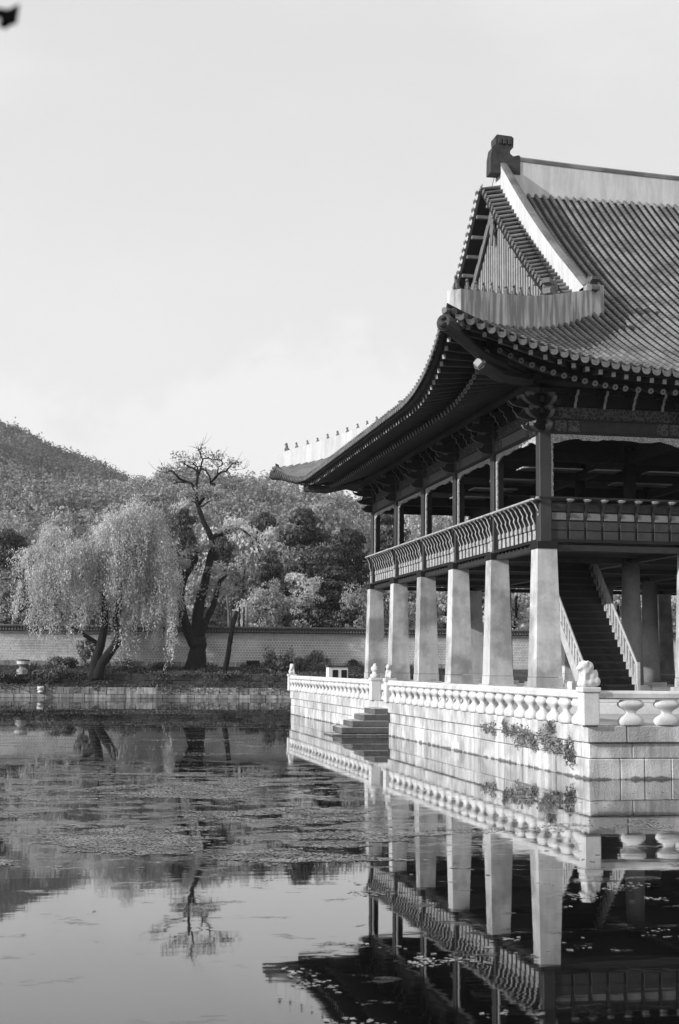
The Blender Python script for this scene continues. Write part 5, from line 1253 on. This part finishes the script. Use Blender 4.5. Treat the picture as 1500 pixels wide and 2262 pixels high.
c = at(655, 1480, 84.5); bush('shrub', 'dark bush directly behind the far corner post', (c.x, c.y, 2.2), (1.6, 1.2, 1.6), 900, .13, 'leaf_shrub', 10, 53)
c = at(700, 1475, 85.5); bush('shrub', 'grey bush behind the railing left of the white box', (c.x, c.y, 2.3), (1.9, 1.0, 1.9), 1100, .13, 'leaf_mid', 12, 54)
c = at(795, 1475, 85.5); bush('shrub', 'low dark bush right of the white box', (c.x, c.y, 2.3), (1.6, 1.0, 1.2), 700, .13, 'leaf_shrub', 9, 55)
c = at(95, 1495, 83.2); bush('shrub', 'spreading bush between stone lantern and willow', (c.x, c.y, 1.5), (2.6, 1.1, 1.4), 1500, .12, 'leaf_shrub', 14, 56)
c = at(20, 1500, 82.8); bush('shrub', 'dark bush below the stone lantern at the left edge', (c.x, c.y, 1.2), (1.8, .9, 1.0), 800, .12, 'leaf_dark', 10, 57)
c = at(285, 1480, 84.2); bush('shrub', 'low bush right of the willow trunk against the wall', (c.x, c.y, 2.0), (2.4, 1.0, 1.1), 1100, .12, 'leaf_shrub', 12, 58)
c = at(345, 1478, 85.0); bush('shrub', 'low dark hedge-like bush between willow and old tree', (c.x, c.y, 2.2), (1.8, .9, .8), 800, .12, 'leaf_dark', 10, 59)
c = at(150, 1450, 86.0); bush('shrub', 'grey climbing bush left of the willow trunk against the wall', (c.x, c.y, 2.6), (1.6, .6, 1.1), 700, .12, 'leaf_shrub', 9, 60)
c = at(190, 1425, 84.5); bush('shrub', 'dark sprouts beside the willow trunk in front of the wall', (c.x, c.y, 3.2), (1.0, .8, 2.0), 600, .12, 'leaf_shrub', 9, 62)
c = at(95, 1508, 82.0); bush('shrub', 'black clump overhanging the carved water spout', (c.x, c.y, .9), (1.0, .6, .8), 500, .11, 'leaf_dark', 8, 61)
for k, (y, z, rx, rz, n, lb) in enumerate(((-2.5, .80, .7, .38, 160, 'sparse wisp of creeper on the terrace wall, farthest left'), (-4.9, .92, .75, .40, 330, 'small tuft of creeper on the terrace wall'), (-6.4, .62, .95, .50, 800, 'broad hanging mat of creeper on the terrace wall'),
        (-8.6, .70, .80, .60, 850, 'tallest clump of creeper on the terrace wall below the balusters'), (-10.25, .42, .30, .50, 300, 'narrow creeper hanging next to the terrace corner'))):
    bush('wall_creeper', lb, (TX - .15, y, z - .1), (.16, rx * 1.25, rz * 1.5), n, .045, 'leaf_ivy', 14, 70 + k, 'creeper', stems=False)
rg = np.random.default_rng(63); pts = []
for _ in range(46):
    x = rg.uniform(-29, 12); b = 81.4 - .10 * (x + 20); w_ = rg.uniform(.25, .9); n = int(60 * w_ + 20)
    pts.append(np.stack([x + rg.normal(0, w_ * .6, n), b - .12 + rg.normal(0, .12, n) + .1 * rg.uniform(0, 1, n), .98 + rg.normal(0, .13, n) - np.abs(rg.normal(0, .22, n)) * (rg.uniform() > .45)], 1))
for _ in range(60):
    x = rg.uniform(-32, 14); b = 81.4 - .10 * (x + 20); w_ = rg.uniform(.3, 1.0); n = int(90 * w_ + 20); pts.append(np.stack([x + rg.normal(0, w_ * .6, n), b + 2.15 + rg.normal(0, .15, n), 2.2 + rg.normal(0, .12, n) - np.abs(rg.normal(0, .45, n)) * (rg.uniform() > .4)], 1))
V, F = quads(np.concatenate(pts), .085, .06, rg); mb = MB(); mb.add(V, F); ob('bank_undergrowth', mb.mesh('bank_undergrowth', 'leaf_shrub'), label='weeds and trailing plants hanging over the bank and garden ledge', kind='stuff')
# grass and ground cover on the bank
rg = np.random.default_rng(61); n = 26000; x = rg.uniform(-34, 22, n); u = rg.uniform(0, 1, n); b = 81.4 - .10 * (x + 20); y = b + .1 + 7.2 * u; z = np.where(y < b + 2.3, .98, 2.18 + .10 * (y - b - 2.3)) + rg.uniform(0, .22, n) * (1 + 1.5 * (np.sin(x * 1.3) + np.sin(x * .47 + 2) > .7))
V, F = quads(np.stack([x, y, z], 1), .10, .05, rg); mb = MB(); mb.add(V, F); ob('ground_cover', mb.mesh('ground_cover', 'leaf_grass'), label='rough grass and weeds on the bank', kind='stuff')
# stone lantern / basin on pedestal, carved spout
e = empty('stone_basin', g(50, 1482, 83.4), label='round stone bowl on a carved pedestal at the far left bank', category='stone basin')
mk('pedestal', 'granite_bank', lathe([(.55, -.3), (.55, .1), (.36, .2), (.28, .34), (.34, .42), (.48, .50)], 12), parent=e); mk('bowl', 'granite_carved', lathe([(.30, .50), (.52, .62), (.56, .86), (.60, .92)], 14), parent=e); mk('lid', 'granite_dark', lathe([(.62, .92), (.60, .99), (.2, 1.03)], 14), parent=e)
e = empty('water_spout', (at(90, 1520, 80.9).x, BANK(-18.5) - .2, .35), label='carved animal head water spout poking from the pond bank', category='water spout')
mb = MB(); [mb.add(*ellipsoid(c_, r_, 12, 8), 0, True) for c_, r_ in (((0, .15, .42), (.34, .4, .26)), ((-.03, -.12, .50), (.27, .25, .16)), ((-.03, -.10, .16), (.26, .26, .12)), ((-.22, .0, .58), (.09, .09, .09)), ((.18, .0, .58), (.09, .09, .09)), ((0, .3, .2), (.33, .3, .3)))]
ob('head', mb.mesh('head', 'granite_carved'), e)
# round stone near leaning trunk
p = at(534, 1492, 83.6); mk('stone_stump', 'granite_carved', lathe([(.30, -.5), (.34, .1), (.30, .26), (.12, .30)], 12), loc=(p.x, p.y, p.z), label='short round carved stone between the trunks and the young shrub', category='stone')
# ---- floating leaves on the pond
rg = np.random.default_rng(71); cent = []
for _ in range(130):
    cx, cy = rg.uniform(-26, 2), rg.uniform(-34, 70)
    if cx > -6 and cy > -13: continue
    k = rg.integers(3, 16); cent.append(np.stack([cx + rg.normal(0, 1.1, k), cy + rg.normal(0, .5, k), np.full(k, .006)], 1))
cent = np.concatenate(cent); n = len(cent); a = rg.uniform(0, 6.28, n); s = rg.uniform(.03, .075, n)[:, None]
U_ = np.stack([np.cos(a), np.sin(a), 0 * a], 1) * s; W_ = np.stack([-np.sin(a), np.cos(a), 0 * a], 1) * s * .6
V = np.stack([cent - U_, cent - W_, cent + U_, cent + W_], 1).reshape(-1, 3); mb = MB(); mb.add(V, np.arange(n)[:, None] * 4 + np.arange(4)[None]); ob('floating_leaves', mb.mesh('floating_leaves', 'leaf_mid'), label='scattered fallen leaves floating on the pond', kind='stuff')
rg = np.random.default_rng(77); cent = []
def vn(x, y, seed):
    def h(i, j): return np.modf(np.abs(np.sin(i * 127.1 + j * 311.7 + seed * 74.7) * 43758.5453))[0]
    xi = np.floor(x); yi = np.floor(y); fx = x - xi; fy = y - yi; fx = fx * fx * (3 - 2 * fx); fy = fy * fy * (3 - 2 * fy)
    return (h(xi, yi) * (1 - fx) + h(xi + 1, yi) * fx) * (1 - fy) + (h(xi, yi + 1) * (1 - fx) + h(xi + 1, yi + 1) * fx) * fy
def fbm(x, y, seed): return sum(vn(x * 2 ** k, y * 2 ** k, seed + k) * .5 ** (k + 1) for k in range(5)) / .97
def weed(n, X0, X1, Y0, Y1, sc_, thr, seed, fade=2.0, lim_=None):
    x = rg.uniform(X0, X1, n); y = rg.uniform(Y0, Y1, n); f = fbm(x / sc_, y / (sc_ * .62), seed)
    ed = np.minimum(1, np.minimum(y - Y0, Y1 - y) / fade) * .10 - .10; lim = np.where(y > 30, -6.0, -9.4 + (y + 26) * .04) if lim_ is None else np.full(n, lim_)
    ed = ed - np.clip((x - lim + 2.0) / 2.0, 0, 1) * .12; k = (f + ed + rg.normal(0, .018, n) > thr) & (x < lim + .5)
    cent.append(np.stack([x[k], y[k], np.full(k.sum(), .009)], 1))
weed(210000, -21.5, -9, -26.5, -8, 2.2, .55, 3, 3.0); weed(34000, -24, -8, -10, 12, 3.0, .60, 9); weed(16000, -27, -6, 12, 70, 6.0, .60, 14, 6.0); weed(60000, -14.5, -3.5, -38, -19, .9, .70, 31, 2.0, 9.0)
cent = np.concatenate(cent); n = len(cent); a = rg.uniform(0, 6.28, n); s = (rg.uniform(.012, .040, n) * (1 + np.clip(cent[:, 1] + 8, 0, 60) * .03))[:, None]
U_ = np.stack([np.cos(a), np.sin(a), 0 * a], 1) * s; W_ = np.stack([-np.sin(a), np.cos(a), 0 * a], 1) * s * .8; U_[:, 2] += rg.uniform(-.004, .004, n)
V = np.stack([cent - U_, cent - W_, cent + U_, cent + W_], 1).reshape(-1, 3); mb = MB(); mb.add(V, np.arange(n)[:, None] * 4 + np.arange(4)[None]); ob('floating_weed', mb.mesh('floating_weed', 'leaf_weed'), label='mats of small floating water plants on the near left of the pond', kind='stuff')
# ---- branch tip near the camera, top left (out of focus)
d = _F + _Rt * ((20 - 750) / 3142.) - _Up * ((34 - 1131) / 3142.); p0 = Vector(CAM) + d * 2.4
e = empty('tree_branch', tuple(p0), label='blurred dark leaf tip of a nearby branch at the top left corner', category='branch')
mb = MB(); rt, upv = _Rt, _Up
def leafshape(c, ang, L_, wd):
    ax = rt * math.cos(ang) + upv * math.sin(ang); bx = -rt * math.sin(ang) + upv * math.cos(ang); b_ = _F * .01
    pts = [c - ax * L_ / 2, c - ax * L_ * .1 - bx * wd / 2 + b_, c + ax * L_ / 2, c - ax * L_ * .1 + bx * wd / 2 - b_]; mb.add([tuple(q) for q in pts], [(0, 1, 2, 3)])
leafshape(Vector((0, 0, 0)) + rt * .004, .95, .050, .024); leafshape(-rt * .012 + upv * .004, .3, .036, .015); leafshape(-rt * .006 - upv * .014, .25, .03, .012)
ob('leaf', mb.mesh('leaf', 'leaf_black'), e)
mk('twig', 'bark', tube([tuple(-rt * .01 + upv * .0), tuple(-rt * .05 + upv * .01), tuple(-rt * .16 + upv * .08)], [.0012, .002, .004], 5), parent=e)
print('objects', len(bpy.data.objects), 'tiles', ntile, 'polys', sum(len(m.polygons) for m in bpy.data.meshes))
